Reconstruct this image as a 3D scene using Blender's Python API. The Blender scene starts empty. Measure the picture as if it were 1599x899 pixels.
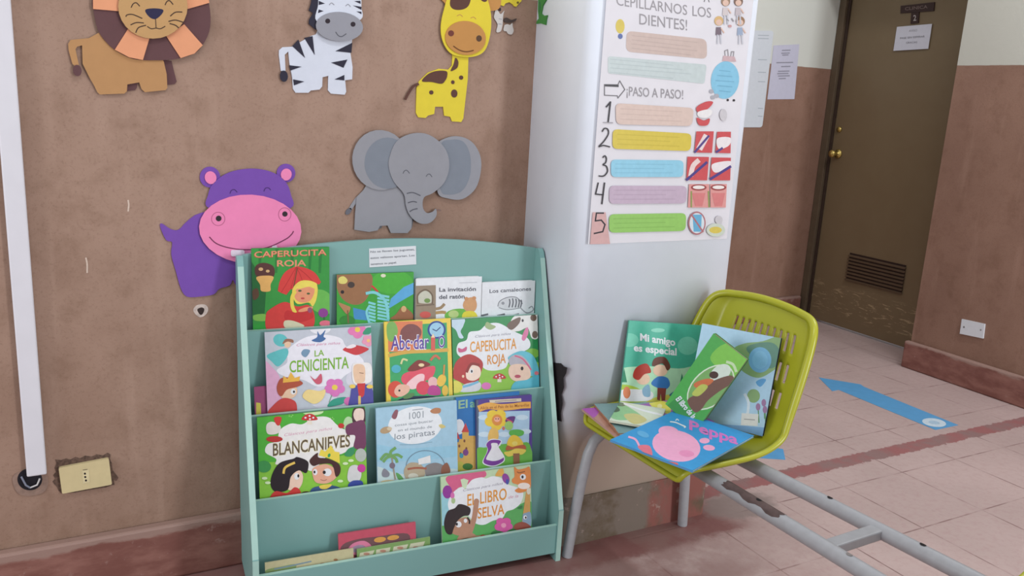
import bpy, bmesh, math, random
import numpy as np
from mathutils import Vector, Matrix
random.seed(7)
SC = bpy.context.scene
COL = SC.collection

# ------------------------------------------------------------------ camera
F_PX, CXP, CYP = 1300.0, 799.5, 449.5
EYE = np.array([0.0, 0.0, 1.2])
MR = np.array([[0.8818659968, -0.4684153197, 0.0538465587],
               [-0.0581910480, -0.2214545843, -0.9734329299],
               [0.4678954644, 0.8553040134, -0.2225508461]])   # rows: right, down, forward
cam = bpy.data.cameras.new('camera')
cam.sensor_width = 36.0
cam.lens = F_PX / 1599.0 * 36.0
cam.clip_start = 0.02
camo = bpy.data.objects.new('camera', cam)
COL.objects.link(camo)
m = Matrix.Identity(4)
for i in range(3):
    m[i][0] = MR[0][i]
    m[i][1] = -MR[1][i]
    m[i][2] = -MR[2][i]
    m[i][3] = EYE[i]
camo.matrix_world = m
SC.camera = camo

# ------------------------------------------------------------------ world, lights, exposure
SC.view_settings.view_transform = 'Standard'
SC.view_settings.look = 'None'
SC.view_settings.gamma = 1.0
SC.view_settings.use_curve_mapping = False
SC.view_settings.exposure = 0.0
w = bpy.data.worlds.new('world')
SC.world = w
w.use_nodes = True
bg = w.node_tree.nodes['Background']
bg.inputs[0].default_value = (0.94, 0.965, 1.0, 1)
bg.inputs[1].default_value = 0.70


def area(name, loc, target, sx, sy, power, col):
    l = bpy.data.lights.new(name, 'AREA')
    l.shape = 'RECTANGLE'
    l.size, l.size_y, l.energy, l.color = sx, sy, power, col
    o = bpy.data.objects.new(name, l)
    COL.objects.link(o)
    o.location = loc
    d = Vector(target) - Vector(loc)
    o.rotation_euler = d.to_track_quat('-Z', 'Y').to_euler()
    return o


area('entrance_daylight', (3.1, -3.2, 1.5), (2.2, 2.2, 0.9), 0.7, 2.2, 122, (0.92, 0.96, 1.0))
area('side_fill_light', (-3.0, 1.0, 1.7), (1.2, 1.7, 1.0), 1.6, 1.4, 54, (0.94, 0.97, 1.0))  # added unseen fill light that brightens the pillar's left face
area('ceiling_tube_light', (0.6, 0.7, 2.9), (0.6, 0.9, 0), 1.2, 0.3, 15, (0.97, 0.98, 1.0))
area('ceiling_tube_light', (3.05, 1.5, 2.9), (3.05, 1.5, 0), 0.15, 1.2, 24, (0.97, 0.98, 1.0))

# ------------------------------------------------------------------ materials
KA = 0.92     # photo colour -> surface colour


def lin(c):
    c = c / 255.0
    return c / 12.92 if c <= 0.04045 else ((c + 0.055) / 1.055) ** 2.4


_m = {}


def pm(rgb, rough=0.6, var=0.06, scale=60.0, k=None, metal=0.0, spec=0.3, bump=0.0, bscale=400.0):
    """procedural material from a colour seen in the photo"""
    key = (tuple(rgb), rough, var, scale, k, metal, spec, bump, bscale)
    if key in _m:
        return _m[key]
    kk = KA if k is None else k
    c = [min(0.92, lin(v) / kk) for v in rgb]
    mt = bpy.data.materials.new('paint_%d_%d_%d' % tuple(rgb))
    mt.use_nodes = True
    nt = mt.node_tree
    b = nt.nodes['Principled BSDF']
    b.inputs['Roughness'].default_value = rough
    b.inputs['Metallic'].default_value = metal
    b.inputs['Specular IOR Level'].default_value = spec
    tc = nt.nodes.new('ShaderNodeTexCoord')
    n = nt.nodes.new('ShaderNodeTexNoise')
    n.inputs['Scale'].default_value = scale
    n.inputs['Detail'].default_value = 4
    nt.links.new(tc.outputs['Object'], n.inputs['Vector'])
    r = nt.nodes.new('ShaderNodeValToRGB')
    r.color_ramp.elements[0].position = 0.3
    r.color_ramp.elements[1].position = 0.7
    r.color_ramp.elements[0].color = [v * (1 - var) for v in c] + [1]
    r.color_ramp.elements[1].color = [min(1, v * (1 + var)) for v in c] + [1]
    nt.links.new(n.outputs['Fac'], r.inputs['Fac'])
    nt.links.new(r.outputs['Color'], b.inputs['Base Color'])
    if bump:
        n2 = nt.nodes.new('ShaderNodeTexNoise')
        n2.inputs['Scale'].default_value = bscale
        nt.links.new(tc.outputs['Object'], n2.inputs['Vector'])
        bp = nt.nodes.new('ShaderNodeBump')
        bp.inputs['Strength'].default_value = bump
        bp.inputs['Distance'].default_value = 0.002
        nt.links.new(n2.outputs['Fac'], bp.inputs['Height'])
        nt.links.new(bp.outputs['Normal'], b.inputs['Normal'])
    _m[key] = mt
    return mt


def ink(*rgb):
    return pm(rgb, 0.35, 0.04, 90.0, k=1.03)


def foamc(*rgb):
    return pm(rgb, 0.85, 0.025, 40.0, k=1.03, bump=0.2, bscale=900.0)


class NT:
    """small node-graph helper"""

    def __init__(self, name):
        self.m = bpy.data.materials.new(name)
        self.m.use_nodes = True
        self.nt = self.m.node_tree
        self.b = self.nt.nodes['Principled BSDF']
        self.b.inputs['Specular IOR Level'].default_value = 0.3
        tc = self.nt.nodes.new('ShaderNodeTexCoord')
        self.co = tc.outputs['Object']
        s = self.nt.nodes.new('ShaderNodeSeparateXYZ')
        self.nt.links.new(self.co, s.inputs[0])
        self.x, self.y, self.z = s.outputs

    def _in(self, sock, v):
        if isinstance(v, (int, float)):
            sock.default_value = v
        elif isinstance(v, (tuple, list)):
            sock.default_value = list(v) + [1.0] * (4 - len(v)) if len(sock.default_value) == 4 else v
        else:
            self.nt.links.new(v, sock)

    def math(self, op, a, b=0.0, c=0.0, clamp=False):
        n = self.nt.nodes.new('ShaderNodeMath')
        n.operation = op
        n.use_clamp = clamp
        self._in(n.inputs[0], a)
        self._in(n.inputs[1], b)
        self._in(n.inputs[2], c)
        return n.outputs[0]

    def noise(self, scale, detail=4, rough=0.55, stretch=None, dist=0.0):
        n = self.nt.nodes.new('ShaderNodeTexNoise')
        n.inputs['Scale'].default_value = scale
        n.inputs['Detail'].default_value = detail
        n.inputs['Roughness'].default_value = rough
        n.inputs['Distortion'].default_value = dist
        v = self.co
        if stretch:
            mp = self.nt.nodes.new('ShaderNodeMapping')
            mp.inputs['Scale'].default_value = stretch
            self.nt.links.new(self.co, mp.inputs['Vector'])
            v = mp.outputs[0]
        self.nt.links.new(v, n.inputs['Vector'])
        return n.outputs['Fac']

    def step(self, v, a, b):
        n = self.nt.nodes.new('ShaderNodeMapRange')
        n.interpolation_type = 'SMOOTHSTEP'
        self._in(n.inputs['Value'], v)
        n.inputs['From Min'].default_value = a
        n.inputs['From Max'].default_value = b
        return n.outputs[0]

    def mix(self, f, a, b):
        n = self.nt.nodes.new('ShaderNodeMix')
        n.data_type = 'RGBA'
        self._in(n.inputs['Factor'], f)
        self._in(n.inputs['A'], a)
        self._in(n.inputs['B'], b)
        return n.outputs['Result']

    def out(self, col, rough=0.6, bump=None, dist=0.003, strength=0.3):
        self._in(self.b.inputs['Base Color'], col)
        self._in(self.b.inputs['Roughness'], rough)
        if bump is not None:
            bp = self.nt.nodes.new('ShaderNodeBump')
            bp.inputs['Strength'].default_value = strength
            bp.inputs['Distance'].default_value = dist
            self.nt.links.new(bump, bp.inputs['Height'])
            self.nt.links.new(bp.outputs['Normal'], self.b.inputs['Normal'])
        return self.m


def C(r, g, b, k=None):
    kk = KA if k is None else k
    return tuple(min(0.92, lin(v) / kk) for v in (r, g, b))


def wall_mat(name, brown=(135, 107, 91), brown2=(152, 124, 108), cream=(190, 188, 166), dado=1.455):
    g = NT(name)
    n1 = g.noise(2.2, 5, 0.6)
    n2 = g.noise(14, 6, 0.65)
    n3 = g.noise(5, 4, 0.5, (4.0, 4.0, 0.5))
    n4 = g.noise(170, 3, 0.7)
    col = g.mix(g.step(n1, 0.32, 0.68), C(*brown), C(*brown2))
    col = g.mix(g.math('MULTIPLY', g.step(n2, 0.45, 0.75), 0.40), col, C(brown[0] - 22, brown[1] - 22, brown[2] - 24))
    col = g.mix(g.math('MULTIPLY', g.step(n3, 0.54, 0.75), 0.35), col, C(brown2[0] + 14, brown2[1] + 14, brown2[2] + 14))
    col = g.mix(g.math('MULTIPLY', g.step(n4, 0.5, 0.72), 0.30), col, C(brown[0] - 26, brown[1] - 26, brown[2] - 26))
    up = g.step(g.math('ADD', g.z, g.math('MULTIPLY', n2, 0.006)), dado, dado + 0.004)
    cr = g.mix(g.math('MULTIPLY', n1, 0.25), C(*cream), C(cream[0] - 14, cream[1] - 12, cream[2] - 14))
    col = g.mix(up, col, cr)
    return g.out(col, 0.62, g.noise(60, 6, 0.6), 0.004, 0.22)


M_WALL_L = wall_mat('brown_wall_paint')
M_WALL_R = wall_mat('brown_corridor_paint', (130, 99, 84), (142, 110, 94), (184, 182, 172))
M_WALL_F = wall_mat('brown_corridor_paint_lit', (134, 102, 86), (146, 113, 97), (206, 206, 198))  # same paint, lightened to stand in for stronger light on the end wall


def base_mat(name):
    g = NT(name)
    n = g.noise(9, 5, 0.6, (1, 1, 2.5))
    n2 = g.noise(30, 5, 0.7)
    col = g.mix(g.step(n, 0.35, 0.7), C(116, 74, 66), C(140, 98, 88))
    top = g.step(g.math('ADD', g.z, g.math('MULTIPLY', g.math('SUBTRACT', n, 0.5), 0.05)), 0.118, 0.13)
    col = g.mix(g.math('MULTIPLY', top, 0.85), col, C(148, 122, 112))
    col = g.mix(g.math('MULTIPLY', g.step(n2, 0.6, 0.7), 0.5), col, C(160, 132, 124))
    return g.out(col, 0.55, n2, 0.004, 0.3)


M_BASE = base_mat('maroon_skirting_paint')


def floor_mat():
    g = NT('pink_floor_tiles')
    n1 = g.noise(1.7, 4, 0.6)
    n2 = g.noise(45, 6, 0.7)
    n3 = g.noise(8, 5, 0.6)
    nf = g.noise(26, 5, 0.7)
    s = 0.2935
    def groove(v, off, wd):
        f = g.math('FRACT', g.math('DIVIDE', g.math('ADD', v, off + 5 * s), s))
        d = g.math('MULTIPLY', g.math('MINIMUM', f, g.math('SUBTRACT', 1.0, f)), s)
        return g.math('SUBTRACT', 1.0, g.step(d, wd * 0.4, wd))
    gx = groove(g.x, -2.525 + 10 * s, 0.0035)
    gy = groove(g.y, -2.000 + 10 * s, 0.0035)
    gr = g.math('MULTIPLY', g.math('MAXIMUM', gx, gy), g.math('ADD', 0.12, g.math('MULTIPLY', g.step(n3, 0.38, 0.66), 0.75)))
    col = g.mix(g.step(n1, 0.3, 0.7), C(172, 152, 148), C(184, 163, 159))
    col = g.mix(g.math('MULTIPLY', g.step(n2, 0.42, 0.75), 0.35), col, C(160, 124, 122))
    col = g.mix(gr, col, C(112, 82, 80))
    scuff = g.math('MULTIPLY', g.step(g.noise(11, 6, 0.75, (1, 1, 1), 1.2), 0.66, 0.74), 0.55)
    col = g.mix(scuff, col, C(120, 92, 88))
    # maroon paint strip on the tiles
    wob = g.math('MULTIPLY', g.math('SUBTRACT', nf, 0.5), 0.05)
    dy = g.math('ABSOLUTE', g.math('SUBTRACT', g.math('ADD', g.y, wob), 1.848))
    strip = g.math('MULTIPLY', g.math('SUBTRACT', 1.0, g.step(dy, 0.032, 0.036)),
                   g.step(g.math('ADD', g.x, g.math('MULTIPLY', wob, 4.0)), 1.68, 1.70))
    sc = g.mix(g.step(n3, 0.4, 0.62), C(146, 92, 92), C(134, 106, 104))
    col = g.mix(g.math('MULTIPLY', strip, 0.95), col, sc)
    # worn dark red border along the wall and round the pillar
    bord = g.math('MULTIPLY', g.step(g.math('ADD', g.y, g.math('MULTIPLY', wob, 1.4)), 1.60, 1.645),
                  g.math('SUBTRACT', 1.0, g.step(g.math('ADD', g.x, g.math('MULTIPLY', wob, 2.0)), 1.66, 1.80)))
    bc = g.mix(g.step(n3, 0.42, 0.62), C(112, 66, 64), C(122, 100, 94))
    col = g.mix(g.math('MULTIPLY', bord, 0.92), col, bc)
    red = g.math('MULTIPLY', g.math('SUBTRACT', 1.0, g.step(g.math('ADD', g.x, g.math('MULTIPLY', n1, 0.8)), 1.45, 2.5)),
                 g.step(n3, 0.25, 0.55))
    col = g.mix(g.math('MULTIPLY', red, 0.75), col, C(128, 92, 88))
    # bare cement patch at the pillar corner
    dx = g.math('SUBTRACT', g.x, 1.80)
    d2 = g.math('SUBTRACT', g.y, 1.74)
    dd = g.math('SQRT', g.math('ADD', g.math('MULTIPLY', dx, dx), g.math('MULTIPLY', g.math('MULTIPLY', d2, d2), 3.0)))
    cem = g.math('SUBTRACT', 1.0, g.step(g.math('ADD', dd, g.math('MULTIPLY', wob, 2.5)), 0.10, 0.16))
    col = g.mix(g.math('MULTIPLY', cem, 0.8), col, C(132, 118, 114))
    rough = g.math('ADD', 0.34, g.math('MULTIPLY', n2, 0.25))
    return g.out(col, rough, g.math('ADD', g.math('MULTIPLY', gr, -1.0), g.math('MULTIPLY', n2, 0.12)), 0.0015, 0.35)


M_FLOOR = floor_mat()


def pillar_mat():
    g = NT('white_pillar_paint')
    n1 = g.noise(3, 4, 0.6)
    n2 = g.noise(20, 5, 0.6)
    col = g.mix(g.step(n1, 0.3, 0.7), C(208, 213, 222, 0.86), C(215, 220, 229, 0.86))
    low = g.math('SUBTRACT', 1.0, g.step(g.math('ADD', g.z, g.math('MULTIPLY', n1, 0.2)), 0.36, 0.50))
    col = g.mix(g.math('MULTIPLY', low, 0.85), col, C(196, 174, 150))
    return g.out(col, 0.5, n2, 0.004, 0.15)


M_PILLAR = pillar_mat()


def pbase_mat():
    g = NT('patchy_cement_base')
    n = g.noise(7, 5, 0.6)
    n2 = g.noise(11, 4, 0.6, (1, 1, 0.6))
    col = g.mix(g.step(n, 0.42, 0.55), C(98, 84, 68), C(116, 104, 94))
    e = g.math('ADD', g.x, g.math('MULTIPLY', g.math('SUBTRACT', n2, 0.5), 0.06))
    col = g.mix(g.math('MULTIPLY', g.step(e, 1.43, 1.46), g.step(n2, 0.3, 0.5)), col, C(134, 84, 76))
    col = g.mix(g.math('MULTIPLY', g.step(g.noise(24, 5, 0.7), 0.6, 0.68), 0.6), col, C(168, 146, 136))
    return g.out(col, 0.75, n, 0.01, 0.4)


M_PBASE = pbase_mat()


def door_mat():
    g = NT('brown_door_paint')
    n = g.noise(6, 5, 0.6)
    n2 = g.noise(22, 5, 0.75, (0.6, 0.6, 3.2), 0.6)
    col = g.mix(n, C(110, 92, 68), C(118, 102, 78))
    low = g.math('SUBTRACT', 1.0, g.step(g.z, 0.20, 0.28))
    low2 = g.math('SUBTRACT', 1.0, g.step(g.z, 0.05, 0.10))
    ch = g.math('MULTIPLY', g.math('MULTIPLY', g.step(n2, 0.56, 0.61), low), g.math('SUBTRACT', 1.0, low2))
    col = g.mix(g.math('MULTIPLY', ch, 0.8), col, C(168, 148, 116))
    return g.out(col, 0.42, n2, 0.002, 0.1)


M_DOOR = door_mat()


def mint_mat():
    g = NT('mint_melamine')
    n = g.noise(160, 3, 0.6)
    n1 = g.noise(3, 3)
    col = g.mix(g.math('MULTIPLY', n1, 0.3), C(119, 160, 156), C(112, 151, 147))
    return g.out(col, 0.42, n, 0.001, 0.12)


M_MINT = mint_mat()
M_MINT_EDGE = pm((156, 190, 180), 0.4, 0.03, 40)
M_WHITE = pm((222, 222, 226), 0.5, 0.02, 30)
M_PAPER = pm((206, 208, 216), 0.7, 0.03, 25)
M_PAGES = pm((206, 200, 186), 0.8, 0.08, 300)
M_DARK = pm((34, 28, 30), 0.8, 0.2, 60)
M_TUBE = pm((150, 150, 154), 0.38, 0.05, 60, spec=0.5)
M_PLASTIC = pm((160, 160, 36), 0.3, 0.03, 12, spec=0.5)
M_BRASS = pm((190, 165, 95), 0.25, 0.05, 40, metal=0.8)

# ------------------------------------------------------------------ object helpers


def link(name, me, parent=None, loc=(0, 0, 0)):
    o = bpy.data.objects.new(name, me)
    COL.objects.link(o)
    if parent is not None:
        o.parent = parent
    else:
        o.location = loc
    return o


def thing(name, label, cat, loc=(0, 0, 0), group=None):
    o = bpy.data.objects.new(name, None)
    COL.objects.link(o)
    o.location = loc
    o.empty_display_size = 0.05
    return tag(o, label, cat, group)


def tag(o, label, cat, group=None, kind=None):
    o['label'] = label
    o['category'] = cat
    if group:
        o['group'] = group
    if kind:
        o['kind'] = kind
    return o


def struct(o, label=None, cat=None):
    o['kind'] = 'structure'
    if label:
        o['label'] = label
    if cat:
        o['category'] = cat
    return o


class MB:
    """mesh builder in world coordinates; build() links ONE mesh object"""

    def __init__(self):
        self.v, self.f, self.mi, self.mats, self.smooth = [], [], [], [], []

    def mat(self, mt):
        if mt not in self.mats:
            self.mats.append(mt)
        return self.mats.index(mt)

    def add(self, vs, fs, mt, smooth=False):
        b = len(self.v)
        self.v += [tuple(map(float, p)) for p in vs]
        i = self.mat(mt)
        for f in fs:
            self.f.append([b + k for k in f])
            self.mi.append(i)
            self.smooth.append(smooth)

    def bm(self, bm, mt, smooth=False, xf=None):
        bm.verts.index_update()
        vs = [(xf @ v.co if xf else v.co)[:] for v in bm.verts]
        fs = [[v.index for v in f.verts] for f in bm.faces]
        self.add(vs, fs, mt, smooth)
        bm.free()

    def box(self, lo, hi, mt, bevel=0.0, xf=None, seg=2):
        bm = bmesh.new()
        bmesh.ops.create_cube(bm, size=1.0)
        for v in bm.verts:
            v.co = Vector([(lo[i] + hi[i]) / 2 + v.co[i] * (hi[i] - lo[i]) for i in range(3)])
        if bevel:
            bmesh.ops.bevel(bm, geom=list(bm.edges), offset=bevel, segments=seg, affect='EDGES', profile=0.5)
        self.bm(bm, mt, False, xf)

    def obox(self, O, ex, ey, ez, mt, bevel=0.0):
        """box from corner O along three edge vectors"""
        O, ex, ey, ez = [np.array(a, float) for a in (O, ex, ey, ez)]
        L = [np.linalg.norm(a) for a in (ex, ey, ez)]
        X = Matrix.Identity(4)
        for k, a in enumerate((ex / L[0], ey / L[1], ez / L[2])):
            for i in range(3):
                X[i][k] = a[i]
        for i in range(3):
            X[i][3] = O[i]
        flip = np.dot(np.cross(ex, ey), ez) < 0
        n0 = len(self.f)
        self.box((0, 0, 0), L, mt, bevel, X)
        if flip:
            for i in range(n0, len(self.f)):
                self.f[i].reverse()

    def tube(self, pts, r, mt, seg=14, caps=True, smooth=True, squash=None):
        pts = [np.array(p, float) for p in pts]
        n = len(pts)
        rs = r if isinstance(r, (list, tuple)) else [r] * n
        T = []
        for i in range(n):
            a = pts[max(0, i - 1)]
            b = pts[min(n - 1, i + 1)]
            t = b - a
            T.append(t / np.linalg.norm(t))
        up = np.array([0, 0, 1.0]) if abs(T[0][2]) < 0.9 else np.array([1.0, 0, 0])
        u = np.cross(T[0], up)
        u /= np.linalg.norm(u)
        vs = []
        for i in range(n):
            u = u - T[i] * np.dot(u, T[i])
            u /= np.linalg.norm(u)
            v = np.cross(T[i], u)
            for k in range(seg):
                a = 2 * math.pi * k / seg
                vs.append(pts[i] + (u * math.cos(a) + v * math.sin(a)) * rs[i])
        fs = []
        for i in range(n - 1):
            for k in range(seg):
                k2 = (k + 1) % seg
                fs.append([i * seg + k, i * seg + k2, (i + 1) * seg + k2, (i + 1) * seg + k])
        self.add(vs, fs, mt, smooth)
        if caps:
            self.add(vs[:seg], [list(range(seg))[::-1]], mt)
            self.add(vs[-seg:], [list(range(seg))], mt)

    def prism(self, poly, axis_fn, d0, d1, mt):
        """poly (a,b) pairs -> axis_fn(a,b,d) world; extruded from d0 to d1"""
        n = len(poly)
        vs = [axis_fn(a, b, d0) for a, b in poly] + [axis_fn(a, b, d1) for a, b in poly]
        fs = [list(range(n))[::-1], [n + i for i in range(n)]]
        for i in range(n):
            j = (i + 1) % n
            fs.append([i, j, n + j, n + i])
        bm = bmesh.new()
        bv = [bm.verts.new(p) for p in vs]
        for f in fs:
            bm.faces.new([bv[i] for i in f])
        bmesh.ops.recalc_face_normals(bm, faces=list(bm.faces))
        bmesh.ops.triangulate(bm, faces=[f for f in bm.faces if len(f.verts) > 4])
        self.bm(bm, mt)

    def build(self, name, parent=None, loc=(0, 0, 0)):
        base = np.array(parent['_o'] if parent is not None and '_o' in parent else
                        (parent.location if parent is not None else loc), float)
        if parent is not None and parent.parent is not None:
            q = parent
            base = np.zeros(3)
            while q is not None:
                base += np.array(q.location)
                q = q.parent
        me = bpy.data.meshes.new(name)
        me.from_pydata([tuple(np.array(p) - base) for p in self.v], [], self.f)
        for mt in self.mats:
            me.materials.append(mt)
        me.polygons.foreach_set('material_index', self.mi)
        me.polygons.foreach_set('use_smooth', self.smooth)
        me.update()
        return link(name, me, parent, tuple(base))


# ------------------------------------------------------------------ flat art (prints, foam cut-outs) traced on real planes


def ray(x, y):
    return MR.T @ np.array([(x - CXP) / F_PX, (y - CYP) / F_PX, 1.0])


def at(x, y, axis, val):
    d = ray(x, y)
    return EYE + d * ((val - EYE[axis]) / d[axis])


def smooth_pts(pts, closed=True, sub=5):
    n = len(pts)
    out = []
    rng = range(n) if closed else range(n - 1)
    for i in rng:
        if closed:
            p0, p1, p2, p3 = [np.array(pts[(i + k) % n], float) for k in (-1, 0, 1, 2)]
        else:
            p0, p1, p2, p3 = [np.array(pts[min(n - 1, max(0, i + k))], float) for k in (-1, 0, 1, 2)]
        for s in range(sub):
            t = s / sub
            out.append(tuple(0.5 * (2 * p1 + (p2 - p0) * t + (2 * p0 - 5 * p1 + 4 * p2 - p3) * t * t
                                    + (3 * p1 - p0 - 3 * p2 + p3) * t ** 3)))
    if not closed:
        out.append(tuple(map(float, pts[-1])))
    return out


def ell(cx, cy, rx, ry, rot=0.0, n=28):
    c, s = math.cos(math.radians(rot)), math.sin(math.radians(rot))
    return [(cx + rx * math.cos(a) * c - ry * math.sin(a) * s, cy + rx * math.cos(a) * s + ry * math.sin(a) * c)
            for a in [2 * math.pi * i / n for i in range(n)]]


def ribbon(pts, wd, sm=True):
    p = smooth_pts(pts, False, 6) if sm and len(pts) > 2 else [tuple(map(float, q)) for q in pts]
    L, Rr = [], []
    n = len(p)
    for i in range(n):
        a, b = np.array(p[max(0, i - 1)]), np.array(p[min(n - 1, i + 1)])
        t = b - a
        t = t / (np.linalg.norm(t) + 1e-9)
        q = np.array([-t[1], t[0]]) * wd / 2
        L.append(tuple(np.array(p[i]) + q))
        Rr.append(tuple(np.array(p[i]) - q))
    return L + Rr[::-1]


def rrect(quad, r=0.2, n=4):
    """rounded quadrilateral; r is the corner fraction of the short side"""
    q = [np.array(p, float) for p in quad]
    short = min(np.linalg.norm(q[1] - q[0]), np.linalg.norm(q[2] - q[1]))
    out = []
    for i in range(4):
        p, a, b = q[i], q[i - 1], q[(i + 1) % 4]
        da, db = (a - p) / np.linalg.norm(a - p), (b - p) / np.linalg.norm(b - p)
        s, e = p + da * short * r, p + db * short * r
        for k in range(n + 1):
            t = k / n
            out.append(tuple((1 - t) ** 2 * s + 2 * t * (1 - t) * p + t * t * e))
    return out


_txt = {}


def text_mesh(s, bold=0.0, shear=0.0):
    key = (s, bold, shear)
    if key not in _txt:
        cu = bpy.data.curves.new('t', 'FONT')
        cu.body = s
        cu.dimensions = '2D'
        cu.fill_mode = 'FRONT'
        cu.resolution_u = 3
        cu.offset = bold
        cu.shear = shear
        o = bpy.data.objects.new('t', cu)
        COL.objects.link(o)
        dg = bpy.context.evaluated_depsgraph_get()
        me = bpy.data.meshes.new_from_object(o.evaluated_get(dg))
        v = [(p.co.x, p.co.y) for p in me.vertices]
        f = [list(p.vertices) for p in me.polygons]
        bpy.data.objects.remove(o)
        bpy.data.curves.remove(cu)
        bpy.data.meshes.remove(me)
        _txt[key] = (v, f)
    return _txt[key]


_h = text_mesh('H')[0]
CAPH = max(p[1] for p in _h) - min(p[1] for p in _h)


def clip_rect(poly, w, h):
    def cut(ps, inside, inter):
        o = []
        for i in range(len(ps)):
            a, b = ps[i - 1], ps[i]
            ia, ib = inside(a), inside(b)
            if ib:
                if not ia:
                    o.append(inter(a, b))
                o.append(b)
            elif ia:
                o.append(inter(a, b))
        return o

    def ix(v):
        return lambda a, b: (v, a[1] + (b[1] - a[1]) * (v - a[0]) / (b[0] - a[0]))

    def iy(v):
        return lambda a, b: (a[0] + (b[0] - a[0]) * (v - a[1]) / (b[1] - a[1]), v)
    for ins, it in ((lambda p: p[0] >= 0, ix(0)), (lambda p: p[0] <= w, ix(w)),
                    (lambda p: p[1] >= 0, iy(0)), (lambda p: p[1] <= h, iy(h))):
        if not poly:
            return poly
        poly = cut(poly, ins, it)
    return poly


class Art:
    """shapes drawn on the plane (O, ex, ey), outlines traced through a photo crop (x0, y0, scale)"""

    def __init__(self, mb, O, ex, ey, crop=(0, 0, 1), clip=None, off=0.0003, eps=3e-5):
        self.mb = mb
        self.O, self.ex, self.ey = [np.array(a, float) for a in (O, ex, ey)]
        self.n = np.cross(self.ex, self.ey)
        if np.dot(self.n, EYE - self.O) < 0:
            raise ValueError('art plane faces away')
        self.crop, self.clip, self.off, self.eps = crop, clip, off, eps

    def loc(self, p):
        x = self.crop[0] + p[0] / self.crop[2]
        y = self.crop[1] + p[1] / self.crop[2]
        d = ray(x, y)
        t = np.dot(self.O - EYE, self.n) / np.dot(d, self.n)
        q = EYE + d * t - self.O
        return (float(np.dot(q, self.ex)), float(np.dot(q, self.ey)))

    def P(self, ab, d):
        return self.O + self.ex * ab[0] + self.ey * ab[1] + self.n * d

    def local(self, lp, mt, thick=0.0, z0=None):
        """polygon already in plane coordinates"""
        if self.clip:
            lp = clip_rect(lp, *self.clip)
        c = []
        for p in lp:
            if not c or abs(p[0] - c[-1][0]) + abs(p[1] - c[-1][1]) > 1e-6:
                c.append(p)
        if len(c) > 1 and abs(c[0][0] - c[-1][0]) + abs(c[0][1] - c[-1][1]) < 1e-6:
            c.pop()
        if len(c) < 3:
            return
        ar = sum(c[i - 1][0] * c[i][1] - c[i][0] * c[i - 1][1] for i in range(len(c)))
        if ar < 0:
            c = c[::-1]
        d = self.off if z0 is None else z0 + thick
        bm = bmesh.new()
        vs = [bm.verts.new(self.P(p, d)) for p in c]
        try:
            f = bm.faces.new(vs)
        except ValueError:
            bm.free()
            return
        bm.normal_update()
        bmesh.ops.triangulate(bm, faces=[f], ngon_method='EAR_CLIP')
        if thick:
            n = len(c)
            lo = [bm.verts.new(self.P(p, d - thick)) for p in c]
            for i in range(n):
                j = (i + 1) % n
                bm.faces.new([vs[j], vs[i], lo[i], lo[j]])
        self.mb.bm(bm, mt)
        if z0 is None:
            self.off += self.eps

    def poly(self, pts, mt, **k):
        self.local([self.loc(p) for p in pts], mt, **k)

    def blob(self, pts, mt, **k):
        self.poly(smooth_pts(pts), mt, **k)

    def ell(self, cx, cy, rx, ry, mt, rot=0.0, **k):
        self.poly(ell(cx, cy, rx, ry, rot), mt, **k)

    def line(self, pts, wd, mt, sm=True, **k):
        p = smooth_pts(pts, False, 5) if sm and len(pts) > 2 else [tuple(map(float, q)) for q in pts]
        off = self.off
        n = len(p) - 1
        ext = 0.35 if not sm else 0.18
        for i in range(n):
            q0, q1 = np.array(p[i]), np.array(p[i + 1])
            t = q1 - q0
            L = np.linalg.norm(t)
            if L < 1e-6:
                continue
            t = t / L
            e0 = t * wd * ext if i > 0 or not sm else t * 0
            e1 = t * wd * ext if i < n - 1 or not sm else t * 0
            nn = np.array([-t[1], t[0]]) * wd / 2
            self.off = off + i * 1.2e-6
            self.poly([tuple(v) for v in (q0 - e0 + nn, q1 + e1 + nn, q1 + e1 - nn, q0 - e0 - nn)], mt, **k)
        self.off = off + self.eps

    def fill(self, mt):
        w, h = self.clip
        self.local([(0, 0), (w, 0), (w, h), (0, h)], mt)

    def text(self, s, p0, p1, hgt, mt, bold=0.0, shear=0.0, up=(0, -1)):
        v, f = text_mesh(s, bold, shear)
        if not v:
            return
        x0, x1 = min(p[0] for p in v), max(p[0] for p in v)
        p0, p1 = np.array(p0, float), np.array(p1, float)
        sx = (p1 - p0) / (x1 - x0)
        sy = np.array(up, float) * hgt / CAPH
        vs = [self.P(self.loc(p0 + sx * (a - x0) + sy * b), self.off) for a, b in v]
        # keep faces toward the viewer
        fs = []
        for q in f:
            nn = np.cross(vs[q[1]] - vs[q[0]], vs[q[2]] - vs[q[0]])
            fs.append(q if np.dot(nn, self.n) > 0 else q[::-1])
        self.mb.add(vs, fs, mt)
        self.off += self.eps


# ================================================================== SETTING
YW, YP, XR, XD, YF = 2.02, 1.743, 3.66, 3.915, 3.475     # wall, pillar face, right wall, door, far wall
PX0, PX1 = 1.135, 1.658

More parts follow.
